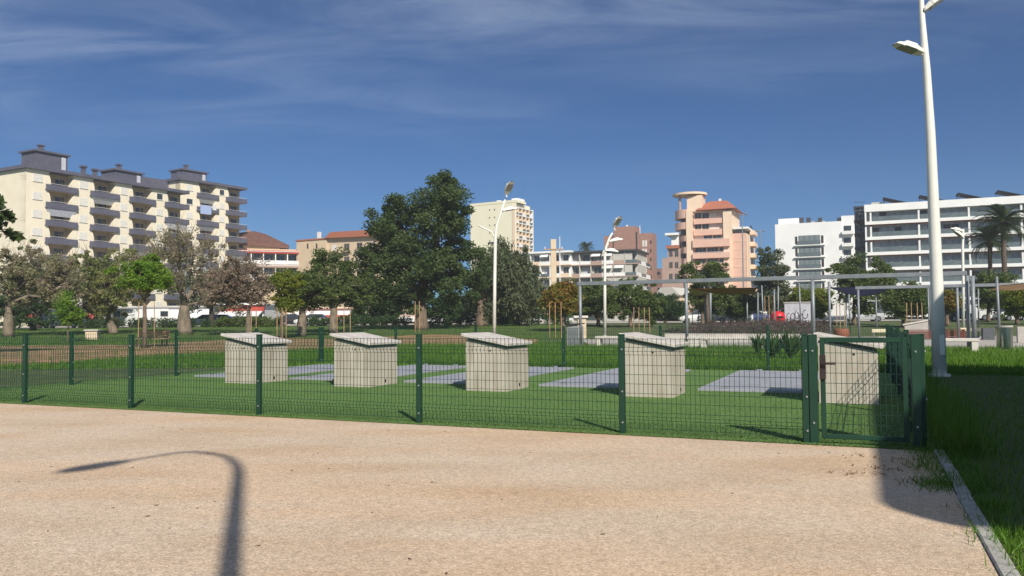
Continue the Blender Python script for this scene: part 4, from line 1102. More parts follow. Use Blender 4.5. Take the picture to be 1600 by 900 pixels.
F.pbox('left_tile_roof', 1040, 383, 1060, 388, 0.3, 7, tile_red)
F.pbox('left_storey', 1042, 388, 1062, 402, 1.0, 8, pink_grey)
for y in (391, 409, 427):
    for x0 in (1044, 1053):
        a, zt = F.sz(x0, y); b, _ = F.sz(x0 + 6, y); F.window(a, b, zt - 1.7, zt, glass, d=1.0, fm=pink_grey, mull=2)

# white flats
F = Facade('white_flats', 'white apartment block with one column of wide balcony windows', 1214, 205, ang=-GA)
L, _ = F.sz(1316, 400); _, z = F.sz(1245, 349)
F.box('wall', 0, L, 0, 14, 0, z, white_wall)
F.pbox('roof_house', 1215, 340, 1247, 350, 2, 9, white_wall)
F.pbox('side_slab', 1210, 352, 1215, 356, 2, 9, white_wall)
for k in range(5): F.pbox('side_balcony', 1210.5, 370 + 17 * k, 1214.6, 375 + 17 * k, 3, 8, rail_glass)
s0, _ = F.sz(1242, 380); s1, _ = F.sz(1288, 380)
for k in range(6):
    zz = z - 5.6 - 3.0 * k
    F.window(s0, s0 + 0.7, zz + 0.2, zz + 2.3, door_dark, fm=white_wall); F.window(s1 - 0.8, s1 - 0.1, zz + 0.2, zz + 2.3, door_dark, fm=white_wall)
    F.window(s0 + 0.9, s1 - 1.0, zz, zz + 2.4, glass_pale, fm=railing_dark, mull=4)
    F.box('balcony_rail', s0 + 0.7, s1 - 0.9, -0.6, -0.54, zz, zz + 1.0, rail_glass)
    F.box('balcony_slab', s0 - 0.2, s1 + 0.2, -0.65, 0, zz - 0.25, zz - 0.02, white_wall)
for x in (1252, 1263, 1281, 1311):
    s_, zt = F.sz(x, 340, 4); F.box('chimney', s_ - 0.5, s_ + 0.5, 4, 5, z, zt, railing_dark)
F.pbox('roof_hut', 1266, 342, 1288, 350, 5, 8, grey_wall)
# its taller end wing with stepped terraces
F.pbox('end_wing', 1316, 336, 1337, 480, 1.0, 14, white_wall, ground=True)
for k in range(6): F.pbox('end_terrace', 1315.5, 361 + 19 * k, 1334, 366 + 19 * k, -0.8, 0.95, white_wall); F.pbox('terrace_door', 1318, 352 + 19 * k, 1330, 360 + 19 * k, 0.9, 0.98, glass)

# long white hotel
F = Facade('hotel', 'long white hotel with ribbon balconies, glass rails and roof solar panels', 1357, 162, ang=-GA)
_, z = F.sz(1357, 320); L = 58
F.box('wall', 0.1, L, 1.3, 16, 0, z - 0.5, curtain)
F.box('roof_slab', -0.25, L, -0.3, 16.2, z - 1.45, z, white_wall)
bays = [0.9 + 4.35 * 2 * i for i in range(7)]
rh = random.Random(8)
for k in range(1, 8):
    zz = z - 0.35 - 3.12 * k
    if zz < 0.4: break
    F.box('balcony_slab', -0.2, L, -0.25, 1.29, zz - 0.62, zz + 0.02, white_wall)
    F.box('slab_soffit', 0.0, L, -0.1, 1.28, zz - 0.70, zz - 0.621, red_trim)
    for i, b in enumerate(bays):
        b2 = b + 8.7
        F.box('divider', b - 0.16, b + 0.16, -0.1, 1.24, zz + 0.02, zz + 2.05, white_wall)
        F.box('glass_rail', b + 0.25, b2 - 0.25, -0.18, -0.15, zz + 0.03, zz + 0.98, rail_glass)
        for j in range(6):
            x0 = b + 0.25 + j * 1.37
            F.window(x0, x0 + 1.3, zz + 0.05, zz + 2.0, curtain if rh.random() < 0.84 else door_dark, d=1.3, fm=grey_steel)
    F.box('end_pier', -0.2, 0.12, -0.2, 1.28, zz + 0.02, zz + 2.05, white_wall)
CH = None
for k in range(1, 5):
    zz = z - 0.35 - 3.12 * k + 0.02
    for i, b in enumerate(bays[:4]):
        for j in range(3):
            if rh.random() < 0.3: continue
            x = b + 1.4 + j * 2.1 + rh.uniform(-0.4, 0.4)
            p = F.o + F.t * x + F.n * 0.5 + Vector((0, 0, zz))
            c = thing('balcony_chair', 'white chair on the %s balcony row of the hotel' % ('topmost', 'second highest', 'third highest', 'fourth highest')[k - 1], 'chair', p, math.atan2(F.t.y, F.t.x), 'white chairs on the hotel balconies')
            bpart('seat', c, -0.27, 0.27, -0.25, 0.25, 0.42, 0.48, white_paint); bpart('backrest', c, -0.27, 0.27, 0.251, 0.30, 0.42, 1.05, white_paint)
            for sx in (-0.23, 0.23):
                for sy in (-0.2, 0.2): bpart('leg', c, sx - 0.02, sx + 0.02, sy - 0.02, sy + 0.02, 0.0, 0.42, white_paint)
for i, x in enumerate((1380, 1437, 1497, 1560)):
    s_, _ = F.sz(x, 310, 3)
    q = F.o + F.t * s_ + F.n * 3 + Vector((0, 0, z))
    sp = thing('solar_rack', ['tilted dark solar rack on the hotel roof, closest to the stair tower', 'tilted dark solar rack on the hotel roof, second from the stair tower', 'tilted dark solar rack on the hotel roof, third from the stair tower', 'tilted dark solar rack on the hotel roof, fourth from the stair tower'][i], 'solar panel', q, math.atan2(F.t.y, F.t.x), 'solar racks on the hotel roof')
    MB().prism_y([(0, 1.7), (4.8, 0.25), (4.8, 0.33), (0, 1.78)], 0, 5).build('panel', solar, sp)
    for y in (0.3, 4.6): bpart('strut', sp, 0.2, 0.3, y, y + 0.1, 0, 1.64, railing_dark); bpart('strut', sp, 4.5, 4.6, y, y + 0.1, 0, 0.3, railing_dark)
F.pbox('roof_hut', 1362, 310, 1380, 321, 6, 10, grey_wall)
# steel stair tower joining hotel and flats
F = Facade('stair_tower', 'dark open steel stair tower against the hotel end', 1339, 170, ang=-GA)
L, _ = F.sz(1357, 400); L -= 0.4; _, z = F.sz(1345, 322)
for x in (0, L / 2, L - 0.25):
    for y in (0, 4): F.box('column', x, x + 0.25, y, y + 0.25, 0, z, railing_dark)
for k in range(9):
    zz = z - 0.3 - 2.9 * k
    if zz < 0.3: break
    F.box('landing', -0.1, L + 0.1, -0.1, 4.4, zz, zz + 0.3, railing_dark)
    F.box('stair_rail', 0, L, -0.06, -0.02, zz + 1.1, zz + 1.2, railing_dark)
    MB().add([(0.3, 1, zz), (L - 0.3, 1, zz - 2.6), (L - 0.3, 2.5, zz - 2.6), (0.3, 2.5, zz), (0.3, 1, zz - 0.25), (L - 0.3, 1, zz - 2.85), (L - 0.3, 2.5, zz - 2.85), (0.3, 2.5, zz - 0.25)],
             [(0, 1, 2, 3), (4, 7, 6, 5), (0, 4, 5, 1), (3, 2, 6, 7)]).build('flight', grey_steel, F.root)
F.box('back_glass', 0.26, L - 0.26, 4.3, 4.38, 0, z - 0.4, glass_pale)
# gabled cream house
F = Facade('gabled_house', 'small cream house with grey gable and dark door behind the plaza', 1028, 132, 1062, 130)
L, _ = F.sz(1062, 470); _, z = F.sz(1045, 462); _, zr = F.sz(1045, 449)
F.box('wall', 0, L, 0, 8, 0, z, beige_wall)
MB().prism_y([(-0.4, z), (L + 0.4, z), (L * 0.7, zr), (L * 0.2, zr)], -0.5, 8.4).build('roof', grey_wall, F.root)
F.window(L * 0.45, L * 0.7, 0.1, 2.2, door_dark, fm=beige_wall); F.window(L * 0.1, L * 0.3, 1.0, 2.2, glass, fm=beige_wall); F.window(L * 0.45, L * 0.65, 3.0, z - 0.4 if z > 3.9 else 3.8, glass, fm=beige_wall)
# shops along the far side of the street
def shop(label, px0, px1, ytop, D, wm, fas, nb, seed):
    F = Facade('shop', label, px0, D, ang=0.0, group='shops across the street')
    L, _ = F.sz(px1, 490); _, z = F.sz((px0 + px1) / 2, ytop)
    F.box('wall', 0, L, 0.6, 10, 0, z, wm); F.box('fascia', -0.2, L + 0.2, 0, 0.59, z - 1.0, z - 0.05, fas); F.box('roof', -0.3, L + 0.3, -0.4, 10.2, z - 0.04, z + 0.2, wm)
    for i in range(nb):
        a = 0.4 + i * L / nb; F.window(a, a + L / nb - 0.5, 0.25, z - 1.3, door_dark if i % 2 else glass, d=0.6, fm=wm, mull=3)
    MB().prism_y([(0, 0), (L, 0), (L, 0.06), (0, 0.06)], 0, 2.2).xform(Matrix.Translation((0, 0.0, z - 1.0)) @ Matrix.Rotation(R_(-160), 4, 'X')).build('awning', awn_white if seed % 2 else red_trim, F.root)
shop('white shopfront with red band behind the outermost kiosk', 345, 410, 476, 122, white_wall, red_trim, 5, 1)
shop('pale shopfront row behind the light green spreading tree', 452, 545, 482, 122, pink_pale, white_wall, 6, 2)
shop('white ground floor shops behind the thick bottle tree', 170, 330, 480, 124, grey_wall, awn_white, 14, 3)
shop('low pale wall of shops behind the feathery sapling', 40, 160, 480, 124, awn_grey, awn_grey, 6, 4)
shop('low cream shop row under the drooping tree', 600, 850, 484, 124, beige_wall, pink_grey, 10, 5)
shop('low pale shop row behind the parked cars', 1100, 1200, 482, 122, pink_pale, white_wall, 6, 7)
# ------------------------------------------------------------------ park furniture on the plaza
def line_at(p, d, px, z=1.0):                   # point of the line p + t d under photo column px
    lo, hi = -5.0, 60.0
    for _ in range(50):
        m_ = (lo + hi) / 2; q = CR.transposed() @ (p + d * m_ + Vector((0, 0, z)) - EYE)
        if W / 2 + FPX * q.x / -q.z < px: lo = m_
        else: hi = m_
    return p + d * lo
def steel_frame(label, p, d, pxs, pxe, hgt, gauge):
    root = thing('pergola_frame', label, 'steel frame', p, math.atan2(d.y, d.x), 'galvanised frames on the plaza')
    for x in pxs:
        s = (line_at(p, d, x) - p).length
        MB().tube([(s, 0, 0), (s, 0, hgt - 0.06)], gauge * 0.5, 12).build('post', grey_steel, root, smooth=True)
        MB().box(s - 0.14, s + 0.14, -0.14, 0.14, 0, 0.02).build('foot_plate', grey_steel, root)
    e = (line_at(p, d, pxe) - p).length
    MB().cbox(-0.09, e, -0.08, 0.08, hgt - 0.06, hgt + 0.11, 0.01).build('beam', grey_steel, root)
steel_frame('long grey steel frame with tall posts crossing the plaza edge', G(906, 541), UX, (907, 1073, 1271, 1513), 1513, 2.9, 0.15)
MB_ = steel_frame('lower grey steel frame behind the tall lamp', G(1341, 530), UX, (1342, 1455, 1497), 1680, 2.9, 0.13)
pd = G(1523, 545); t = thing('steel_post', 'single grey steel post beside the end of the long frame', 'post', pd)
MB().tube([(0, 0, 0), (0, 0, 2.8)], 0.075, 12).build('shaft', grey_steel, t, smooth=True); MB().tube([(0, 0, 0), (0, 0, 0.03)], 0.14, 10).build('foot_plate', grey_steel, t)
# sail posts
SPL = {1103: 'by the pale yellow sail', 1168: 'under the brown sail', 1184: 'at the far corner of the brown sail', 1193: 'beside the brown sail corner', 1211: 'before the red container', 1216: 'touching the red container', 1252: 'before the graffiti covered cabinet', 1322: 'under the blue sail middle', 1329: 'beside the blue sail middle post', 1370: 'at the blue sail end', 1529: 'beside the slim white lamp and dark planter', 1452: 'leaning behind the tall tapered lamp', 1297: 'at the near corner of the blue sail', 1562: 'behind the shiny bin', 1110: 'before the slim palm'}
sp = [(1103, 62, 448), (1168, 60, 463), (1184, 55, 457), (1193, 64, 446), (1211, 60, 452), (1216, 66, 447), (1252, 52, 442), (1297, 44, 440), (1322, 50, 458), (1329, 58, 452), (1370, 56, 462), (1529, 48, 452), (1562, 40, 432), (1452, 46, 450), (1110, 70, 448)]
for i, (x, D, y) in enumerate(sp):
    p = on_ground(x, D); p.z = 0 if D < 60 else p.z
    q = thing('sail_post', ('thick' if x in (1297, 1562, 1110) else 'slim') + ' grey sail post ' + SPL[x], 'post', p, 0, ['slim sail posts on the plaza', 'thick sail posts on the plaza'][x in (1297, 1562, 1110)])
    zt = AT(x, y, D).z - p.z; g = 0.085 if x in (1297, 1562, 1110) else 0.05
    MB().tube([(0, 0, 0), (0.02 * (i % 3 - 1) * zt, 0, zt)], g * D / 55, 8).build('shaft', grey_steel, q, smooth=True)
    MB().tube([(0, 0, 0), (0, 0, 0.03)], g * 2, 8).build('foot_plate', grey_steel, q)
def sail(label, corners, m, sag):
    c = [AT(*k) for k in corners]; b = c[0].copy()
    root = thing('shade_sail', label, 'shade sail', b, 0, 'shade sails over the playground'); n = 10; vs = []; fs = []
    for j in range(n + 1):
        for i in range(n + 1):
            s_, t_ = i / n, j / n
            p = (c[0].lerp(c[1], s_)).lerp(c[3].lerp(c[2], s_), t_)
            edge = 0.16 * ((s_ * (1 - s_)) + (t_ * (1 - t_)))
            ctr = (c[0] + c[1] + c[2] + c[3]) / 4
            p = p.lerp(ctr, edge) - b; p.z -= sag * math.sin(math.pi * s_) * math.sin(math.pi * t_)
            vs.append(p)
    for j in range(n):
        for i in range(n): a = j * (n + 1) + i; fs.append((a, a + 1, a + n + 2, a + n + 1))
    N = len(vs); vs += [(p[0], p[1], p[2] - 0.03) for p in vs]; fs += [tuple(k + N for k in f[::-1]) for f in fs]
    MB().add(vs, fs).build('cloth', m, root, smooth=True)
    for k in c: 
        d = (k - b); MB().tube([d, d + (d - (sum(c, Vector()) / 4 - b)) * 0.06], 0.012, 5).build('cable', grey_steel, root)
sail('brown shade sail with pale yellow corner over the playground', [(1075, 451, 62), (1184, 449, 55), (1180, 460, 62), (1108, 457, 66)], mat('sail_brown', (0.36, 0.22, 0.10), (0.30, 0.18, 0.08), 2, 0.8), 0.25)
sail('pale yellow shade sail beside the brown one', [(1073, 450, 60), (1103, 455, 58), (1108, 460, 66), (1082, 463, 68)], mat('sail_yellow', (0.62, 0.52, 0.30), None, 2, 0.8), 0.1)
sail('dark blue shade sail below the wide green tree', [(1295, 449, 46), (1398, 447, 50), (1372, 460, 56), (1322, 459, 52)], mat('sail_blue', (0.06, 0.075, 0.22), (0.045, 0.06, 0.17), 2, 0.8), 0.3)
sail('pale orange shade sail beside the date palms', [(1546, 453, 46), (1562, 446, 42), (1625, 440, 40), (1612, 452, 48)], mat('sail_orange', (0.62, 0.42, 0.24), None, 2, 0.8), 0.15)
# concrete benches
def slab_bench(label, p, rot, L, mids=()):
    root = thing('concrete_bench', label, 'bench', p, rot, 'white concrete benches')
    MB().cbox(0, L, -0.24, 0.24, 0.36, 0.47, 0.012).build('seat', white_conc, root)
    for x in (0.04, L - 0.24) + tuple(mids): MB().cbox(x, x + 0.2, -0.22, 0.22, 0, 0.36, 0.01).build('leg', white_conc, root)
slab_bench('white concrete bench beside the first post of the long frame', G(932, 541), -GA, 1.5)
slab_bench('white concrete bench behind the strap leaved plants', G(1095, 545), -GA, 2.6)
slab_bench('short white concrete bench at the second frame post', G(1075, 543), -GA, 0.5)
slab_bench('white concrete bench right behind the tall lamp', G(1462, 549), -GA, 1.35)
slab_bench('white concrete bench seen over the gate kiosk lid', G(1372, 545), -GA, 1.0)
# low retaining wall with lavender
pw0, pw1 = G(1040, 533), G(1290, 535)
d = pw1 - pw0
wl_ = thing('planter_wall', 'long low pale wall holding the lavender bed', 'wall', pw0, math.atan2(d.y, d.x))
n = 9
for i in range(n): MB().cbox(i * d.length / n + 0.006, (i + 1) * d.length / n - 0.006, -0.15, 0.15, 0, 0.42, 0.012).build('wall_block', white_conc, wl_)
lav = leafmat('lavender', [(0.07, 0.085, 0.045), (0.11, 0.10, 0.07), (0.15, 0.11, 0.105), (0.19, 0.13, 0.15)])
r = np.random.default_rng(3); cn = 260
tt = r.random((cn, 1)); dep = r.random((cn, 1))
C = np.array(pw0) + tt * np.array(d) + dep * np.array(VX) * 16 + np.array(VX) * 0.6 + np.array([0, 0, 1]) * (0.35 + 0.28 * r.random((cn, 1)) + dep * 0.35)
me = leaf_cloud('lavender_bed', C, np.full(cn, 0.55), 26000, 0.16, lav, r, np.clip(r.normal(0.5, 0.3, cn), 0, 1), droop=0.2)
tag(place('lavender_bed', me), 'mauve and brown lavender bed behind the low pale wall', 'plants', kind='stuff')
# grey cabinet and stone pillar
p = G(886, 541); c = thing('grey_cabinet', 'grey louvred cabinet with sloping dark lid by the first frame post', 'cabinet', p, -GA)
MB().box(0, 0.62, 0, 0.6, 0, 0.95).build('body', mat('cabinet_grey', (0.33, 0.33, 0.31), None, 4, 0.7), c)
MB().prism_y([(-0.05, 0.93), (0.67, 1.04), (0.67, 1.09), (-0.05, 0.98)], -0.05, 0.66).build('lid', railing_dark, c)
for i in range(8): bpart('louvre', c, 0.05 + i * 0.066, 0.09 + i * 0.066, -0.015, -0.001, 0.08, 0.86, grey_steel)
p = G(909, 529); c = thing('stone_pillar', 'cream stone pillar with cap behind the grey cabinet', 'pillar', p, 0)
MB().cbox(-0.28, 0.28, -0.28, 0.28, 0, 1.35, 0.02).build('shaft', beige_wall, c); MB().cbox(-0.55, 0.4, -0.4, 0.4, 1.35, 1.5, 0.02).build('cap', white_conc, c)
# slatted bench on the dirt path
p = G(212, 542); b = thing('slatted_bench', 'pale wooden slatted bench on the dirt path', 'bench', p, R_(-6))
for i in range(5): MB().cbox(0, 1.75, -0.22 + i * 0.1, -0.14 + i * 0.1, 0.40, 0.44, 0.006).build('seat_slat', wood_pale, b)
for i in range(4): MB().cbox(0, 1.75, 0.27, 0.30, 0.46 + i * 0.1, 0.54 + i * 0.1, 0.006).build('back_slat', wood_pale, b)
for x in (0.15, 1.5):
    MB().cbox(x, x + 0.08, -0.2, -0.12, 0, 0.40, 0.005).build('leg', lock_metal, b); MB().cbox(x, x + 0.08, 0.301, 0.36, 0, 0.86, 0.005).build('leg', lock_metal, b)
p = on_ground(145, 58); c = thing('stone_plinth', 'low square stone plinth beside the feathery sapling', 'plinth', p, 0.2)
MB().cbox(-0.4, 0.4, -0.4, 0.4, 0, 0.62, 0.03).build('block', beige_wall, c); MB().cbox(-0.48, 0.48, -0.48, 0.48, 0.62, 0.74, 0.02).build('cap', concrete, c)
# stone ramp, red timber benches, bin, dark planter
p = G(1414, 527); c = thing('stone_ramp', 'sloping pale stone ramp above the red timber benches', 'ramp', p, -GA)
MB().prism_y([(0, 0), (1.3, 0), (1.3, 1.0), (0, 0.72)], 0, 1.2).build('block', concrete, c); MB().prism_y([(-0.1, 0.722), (1.35, 1.005), (1.35, 1.08), (-0.1, 0.80)], -0.06, 1.26).build('top_slab', white_conc, c)
def timber(label, px, py, L):
    p = G(px, py); c = thing('timber_bench', label, 'bench', p, -GA, 'red timber benches')
    for i in range(4): MB().cbox(0, L, -0.02, 0.03, 0.06 + i * 0.105, 0.15 + i * 0.105, 0.006).build('front_slat', wood_red, c)
    for i in range(5): MB().cbox(0, L, 0.0 + i * 0.11, 0.10 + i * 0.11, 0.50, 0.54, 0.006).build('seat_slat', wood_red, c)
    for x in (0.1, L - 0.2): MB().box(x, x + 0.1, 0.035, 0.5, 0, 0.495).build('leg', lock_metal, c)
timber('red brown timber bench behind the sloping fence top', 1412, 531, 1.7)
timber('red brown timber bench behind the tall lamp', 1474, 530, 1.1)
p = G(1570, 547); c = thing('litter_bin', 'shiny cylindrical bin reflecting the lawn beside the plaza edge', 'bin', p, 0)
MB().tube([(0, 0, 0), (0, 0, 0.84)], 0.27, 28).build('body', mat('mirror_steel', (0.42, 0.43, 0.38), None, 3, 0.14, metal=1.0), c, smooth=False)
MB().tube([(0, 0, 0.84), (0, 0, 0.90)], 0.285, 28).build('rim', concrete, c); MB().tube([(0, 0, 0.901), (0, 0, 0.905)], 0.2, 20).build('opening', hole_black, c)
p = G(1544, 531); c = thing('dark_planter', 'dark grey square planter block on the plaza', 'planter', p, -GA)
MB().cbox(-0.28, 0.28, -0.28, 0.28, 0, 0.62, 0.02).build('tub', mat('planter_dark', (0.10, 0.11, 0.12), None, 4, 0.8), c); MB().box(-0.22, 0.22, -0.22, 0.22, 0.60, 0.625).build('soil', bark_dark, c)
p = G(1590, 536); c = thing('plaza_wall', 'pale low wall closing the plaza beside the shiny bin', 'wall', p, -GA)
for i in range(3): MB().cbox(i * 1.5 + 0.005, (i + 1) * 1.5 - 0.005, 0, 0.3, 0, 0.75, 0.015).build('wall_block', concrete, c)
# yellow-white rail
for x0, x1, y, lb in ((1362, 1398, 516, 'cream painted rail behind the sloping fence top'), (1500, 1538, 514, 'cream painted rail beside the slim white lamp')):
    D = 44; a, b = AT(x0, y, D), AT(x1, y, D); c = thing('low_rail', lb, 'rail', Vector((a.x, a.y, 0)), 0, 'cream rails on the plaza')
    w = b.x - a.x; z = a.z; rl = mat('rail_cream', (0.68, 0.62, 0.42), None, 3, 0.6)
    MB().cbox(0, w, -0.05, 0.05, z - 0.12, z + 0.06, 0.01).build('rail', rl, c)
    for q in (0.1, w - 0.1): MB().tube([(q, 0, 0), (q, 0, z - 0.12)], 0.03, 8).build('leg', grey_steel, c)
# graffiti cabinet and red container
p = on_ground(1226, 68); c = thing('graffiti_cabinet', 'white cabinet sprayed with looping dark graffiti', 'cabinet', p, -GA)
MB().cbox(0, 2.05, 0, 1.4, 0, 2.15, 0.03).build('body', mat('cabinet_white', (0.55, 0.55, 0.58), (0.42, 0.41, 0.46), 2, 0.6), c); MB().cbox(-0.05, 2.1, -0.05, 1.45, 2.15, 2.25, 0.02).build('roof', concrete, c)
ink = mat('spray_ink', (0.06, 0.055, 0.08), None, 4, 0.7); rg = random.Random(4)
for i in range(5):
    cx, cz = 0.35 + i * 0.33, 1.05 + rg.uniform(-0.1, 0.15); rx, rz = rg.uniform(0.14, 0.22), rg.uniform(0.25, 0.45); ph = rg.uniform(0, 6)
    MB().tube([(cx + rx * math.cos(ph + k * 0.55), -0.006, cz + rz * math.sin(ph + k * 0.55) * (1 - 0.03 * k)) for k in range(10 + i % 3)], 0.028, 5).build('graffiti_stroke', ink, c)
MB().tube([(0.2, -0.006, 0.62), (0.9, -0.006, 0.55), (1.8, -0.006, 0.66)], 0.028, 5).build('graffiti_stroke', ink, c)
p = on_ground(1216, 66); c = thing('red_container', 'rounded red container beside the graffiti covered cabinet', 'container', p, 0)
red = mat('red_plastic', (0.62, 0.02, 0.03), None, 4, 0.45)
MB().tube([(0, 0, 0.05), (0, 0, 0.9), (0, 0, 1.25), (0, 0, 1.45), (0, 0, 1.52)], [0.52, 0.58, 0.55, 0.36, 0.1], 20).build('body', red, c, smooth=True); MB().tube([(0, 0, 0), (0, 0, 0.05)], 0.45, 16).build('base', railing_dark, c)
MB().box(-0.22, 0.22, -0.60, -0.5, 0.95, 1.12).build('slot', hole_black, c)
# utility pole
p = on_ground(866, 150); u = thing('utility_pole', 'concrete utility pole with crossarm before the white low flats', 'pole', p)
z = AT(866, 374, 150).z - p.z; MB().prism([(-0.5, -0.35), (0.5, -0.35), (0.5, 0.35), (-0.5, 0.35)], 0, z).build('shaft', beige_wall, u)
MB().box(-1.9, 1.9, -0.5, -0.36, z - 2.0, z - 1.8).build('crossarm', stake_wood, u); MB().tube([(1.2, 0, 0), (1.2, 0, z + 0.5)], 0.09, 8).build('conduit', pipe_white, u)
for x in (-1.6, 1.6): MB().tube([(x, -0.43, z - 1.8), (x, -0.43, z - 1.4)], 0.1, 8).build('insulator', pipe_white, u)
for x, D, y0, lb in ((1163, 150, 336, 'tall thin grey street light pole before the pink tower'), (1191, 170, 362, 'thin grey street light pole beside the feathery tree')):
    p = on_ground(x, D); u = thing('street_light', lb, 'street lamp', p, 0, 'thin street light poles'); z = AT(x, y0, D).z - p.z
    MB().tube([(0, 0, 0), (0, 0, z)], [0.16, 0.09], 8).build('pole', grey_steel, u); MB().cbox(-0.9, 0.9, -0.12, 0.12, z, z + 0.12, 0.02).build('crossbar', grey_steel, u)
    for q in (-0.75, 0.75): MB().cbox(q - 0.25, q + 0.25, -0.25, 0.25, z + 0.12, z + 0.28, 0.03).build('lamp_head', grey_steel, u)
# stakes
def stakes(label, px, D, n, h, w):
    p = on_ground(px, D); c = thing('tree_stakes', label, 'tree stakes', p, 0, 'wooden stakes round young trees')
    for i in range(n):
        x = (i - (n - 1) / 2) * w; MB().tube([(x, 0.1 * (i % 2), 0), (x * 0.96, 0.1 * (i % 2), h)], 0.028 * D / 55, 6).build('stake', stake_wood, c)
for a in (('pale wooden stakes round the sparse brownish tree', 396, 60, 2, 2.1, 0.35), ('pale stakes beside the dark prickly trunk', 440, 55, 3, 2.2, 0.32), ('pale stakes right of the pale trunk of the spreading tree', 537, 60, 3, 2.2, 0.5),
          ('thin stakes beside the tallest tree trunk', 652, 66, 2, 2.6, 0.35), ('stakes between drooping tree and grey cabinet', 868, 54, 3, 2.4, 0.4), ('stakes under the broad green tree', 1003, 62, 4, 2.0, 0.42),
          ('stakes round the lime crowned young tree', 228, 39.5, 2, 2.3, 0.75), ('stakes below the green tree behind the stone ramp', 1430, 58, 4, 2.2, 0.4), ('stakes near the blue sail', 1314, 60, 3, 2.2, 0.3), ('tall stakes near the pale yellow sail', 1092, 64, 3, 3.2, 0.5), ('stakes beside the red container', 1203, 60, 3, 2.8, 0.35)):
    stakes(*a)
# terracotta pot
p = G(1315, 531); c = thing('terracotta_pot', 'round terracotta pot by the blue sail posts', 'pot', p)
MB().tube([(0, 0, 0), (0, 0, 0.3), (0, 0, 0.55), (0, 0, 0.62)], [0.28, 0.42, 0.40, 0.34], 18).build('bowl', mat('terracotta', (0.25, 0.09, 0.05), None, 4, 0.8), c, smooth=True); MB().tube([(0, 0, 0.58), (0, 0, 0.625)], 0.30, 14).build('soil', bark_dark, c)
# ------------------------------------------------------------------ vehicles
tyre = mat('tyre', (0.015, 0.015, 0.015), None, 8, 0.9); chrome = mat('hub', (0.4, 0.4, 0.4), None, 8, 0.3, metal=0.8); tail = mat('tail_red', (0.35, 0.01, 0.01), None, 8, 0.3)
headl = mat('headlight', (0.7, 0.7, 0.68), None, 8, 0.1)
CARM = {}
def loft(st, n):                                # stations (x, [(y,z)...half profile])
    mb = MB(); vs = []; fs = []; k = len(st[0][1])
    for x, pr in st:
        vs += [(x, y, z) for y, z in pr] + [(x, -y, z) for y, z in pr[::-1]]
    m_ = 2 * k
    for i in range(len(st) - 1):
        for j in range(m_): fs.append((i * m_ + j, i * m_ + (j + 1) % m_, (i + 1) * m_ + (j + 1) % m_, (i + 1) * m_ + j))
    fs += [tuple(range(m_))[::-1], tuple(range((len(st) - 1) * m_, len(st) * m_))]
    return mb.add(vs, fs)
def vehicle(name, label, p, rot, paint, van, group):
    root = thing(name, label, 'van' if van else 'car', p, rot, group)
    if van:
        S = [(-2.5, 0.35, 1.0, 0.9), (-2.45, 0.28, 2.2, 0.95), (1.2, 0.28, 2.25, 0.95), (1.9, 0.28, 1.25, 0.94), (2.5, 0.3, 1.0, 0.9), (2.6, 0.4, 0.7, 0.82)]
    else:
        S = [(-2.1, 0.4, 0.75, 0.74), (-2.0, 0.28, 0.95, 0.83), (-1.2, 0.24, 0.98, 0.87), (0.9, 0.24, 0.95, 0.87), (1.75, 0.26, 0.80, 0.84), (2.1, 0.35, 0.62, 0.72)]
    loft([(x, [(w * 0.92, a), (w, (a + b) * 0.5), (w * 0.94, b)]) for x, a, b, w in S], 0).build('body', paint, root, smooth=False)
    if not van:
        C_ = [(-1.75, 0.96, 0.99, 0.78), (-1.1, 0.94, 1.42, 0.66), (0.1, 0.93, 1.45, 0.66), (1.05, 0.92, 0.97, 0.76)]
        loft([(x, [(0.78, a), (w, b)]) for x, a, b, w in C_], 0).build('glazing', glass, root)
        loft([(-1.15, [(0.64, 1.42), (0.6, 1.45)]), (-0.5, [(0.66, 1.45), (0.6, 1.49)]), (0.15, [(0.64, 1.45), (0.6, 1.48)])], 0).build('roof', paint, root)
    else:
        loft([(1.22, [(0.86, 1.30), (0.84, 2.10)]), (1.86, [(0.86, 1.30), (0.85, 1.31)])], 0).build('windscreen', glass, root)
        for s in (-1, 1): MB().box(0.3, 1.15, min(s * 0.952, s * 0.97), max(s * 0.952, s * 0.97), 1.3, 1.95).build('side_window', glass, root)
    x0, x1, rw = (-1.6, 1.7, 0.34) if van else (-1.3, 1.3, 0.31)
    for x in (x0, x1):
        for s in (-1, 1):
            wv = place('wheel', CARM.setdefault(('w', rw), MB().tube([(0, -0.1, 0), (0, 0.1, 0)], rw, 18).mesh('wheel', tyre)), root, (x, s * 0.82, rw))
            place('rim', CARM.setdefault(('r', rw), MB().tube([(0, -0.115, 0), (0, 0.115, 0)], rw * 0.6, 12).mesh('rim', chrome)), wv)
    xe = 2.5 if van else 2.0
    for s in (-1, 1):
        MB().box(xe - 0.12, xe + 0.06, s * 0.6 - 0.13, s * 0.6 + 0.13, 0.62, 0.74).build('headlight', headl, root); MB().box(-xe - 0.06, -xe + 0.08, s * 0.66 - 0.1, s * 0.66 + 0.1, 0.68, 0.82).build('tail_light', tail, root)
cp = {n: mat('paint_' + n, c, None, 1, 0.25, spec=0.6) for n, c in (('white', (0.78, 0.78, 0.77)), ('silver', (0.45, 0.46, 0.48)), ('blue', (0.04, 0.06, 0.16)), ('dark', (0.03, 0.03, 0.035)), ('red', (0.4, 0.02, 0.02)))}
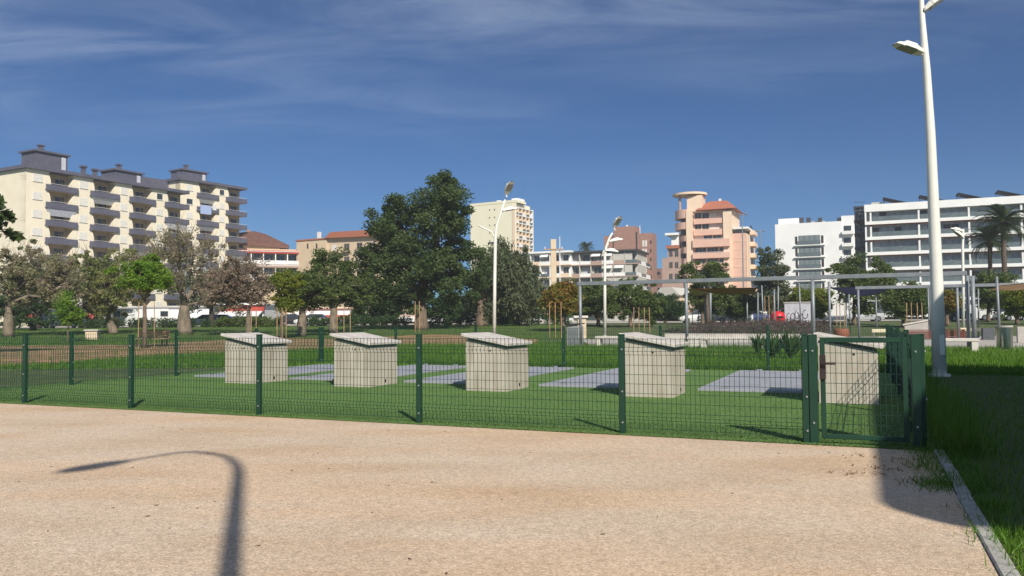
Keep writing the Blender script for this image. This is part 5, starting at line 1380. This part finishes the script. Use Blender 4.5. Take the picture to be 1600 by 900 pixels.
VS = [(98, 99, 'silver', 1, 'silver van parked behind the stone plinth'), (198, 98, 'white', 1, 'white van parked behind the lime crowned young tree'), (246, 99, 'white', 1, 'white van parked left of the thick bottle trunk'),
      (322, 98, 'silver', 0, 'silver car parked right of the thick bottle trunk'), (352, 99, 'white', 0, 'white car parked before the red banded shopfront'), (488, 98, 'white', 0, 'white car parked behind the pale tree trunk'), (460, 99, 'dark', 0, 'dark car parked behind the prickly trunk'),
      (560, 98, 'silver', 0, 'silver car half hidden by the tallest tree shade'), (735, 98, 'white', 0, 'white car glimpsed below the drooping tree'),
      (1090, 92, 'white', 0, 'white car parked by the second frame post'), (1122, 93, 'dark', 0, 'dark car parked under the brown sail'), (1148, 92, 'white', 0, 'white car parked below the brown sail end'), (1178, 92, 'blue', 0, 'dark blue car parked next to the red container'),
      (1350, 92, 'silver', 0, 'silver car parked behind the blue sail'), (1492, 84, 'dark', 0, 'dark car parked behind the red timber bench'), (1512, 90, 'white', 1, 'white van parked behind the slim white lamp'), (1586, 88, 'white', 0, 'white car parked behind the shiny bin')]
for i, (x, D, pn, van, lb) in enumerate(VS):
    p = on_ground(x, D); p.z += 0.008
    vehicle('parked_van' if van else 'parked_car', lb, p, R_([4, 176, 25, 160][i % 4]), cp[pn], van, 'vehicles parked along the street')
# access door on the tall lamp
_tl = [o for o in COL.objects if o.name == 'park_lamp'][0]
MB().cbox(-0.05, 0.05, -0.146, -0.128, 0.45, 0.85, 0.005).build('access_door', white_paint, _tl)
# ------------------------------------------------------------------ haze
hm = bpy.data.materials.new('haze'); hm.use_nodes = True; hm.node_tree.nodes.clear()
pv_ = hm.node_tree.nodes.new('ShaderNodeVolumePrincipled'); pv_.inputs['Density'].default_value = 0.0005; pv_.inputs['Color'].default_value = (0.86, 0.9, 0.95, 1); pv_.inputs['Anisotropy'].default_value = 0.0
ho = hm.node_tree.nodes.new('ShaderNodeOutputMaterial'); hm.node_tree.links.new(pv_.outputs[0], ho.inputs['Volume'])
hz = MB().box(-420, 420, -120, 520, -1.0, 60.0).build('haze', hm); tag(hz, kind='stuff')
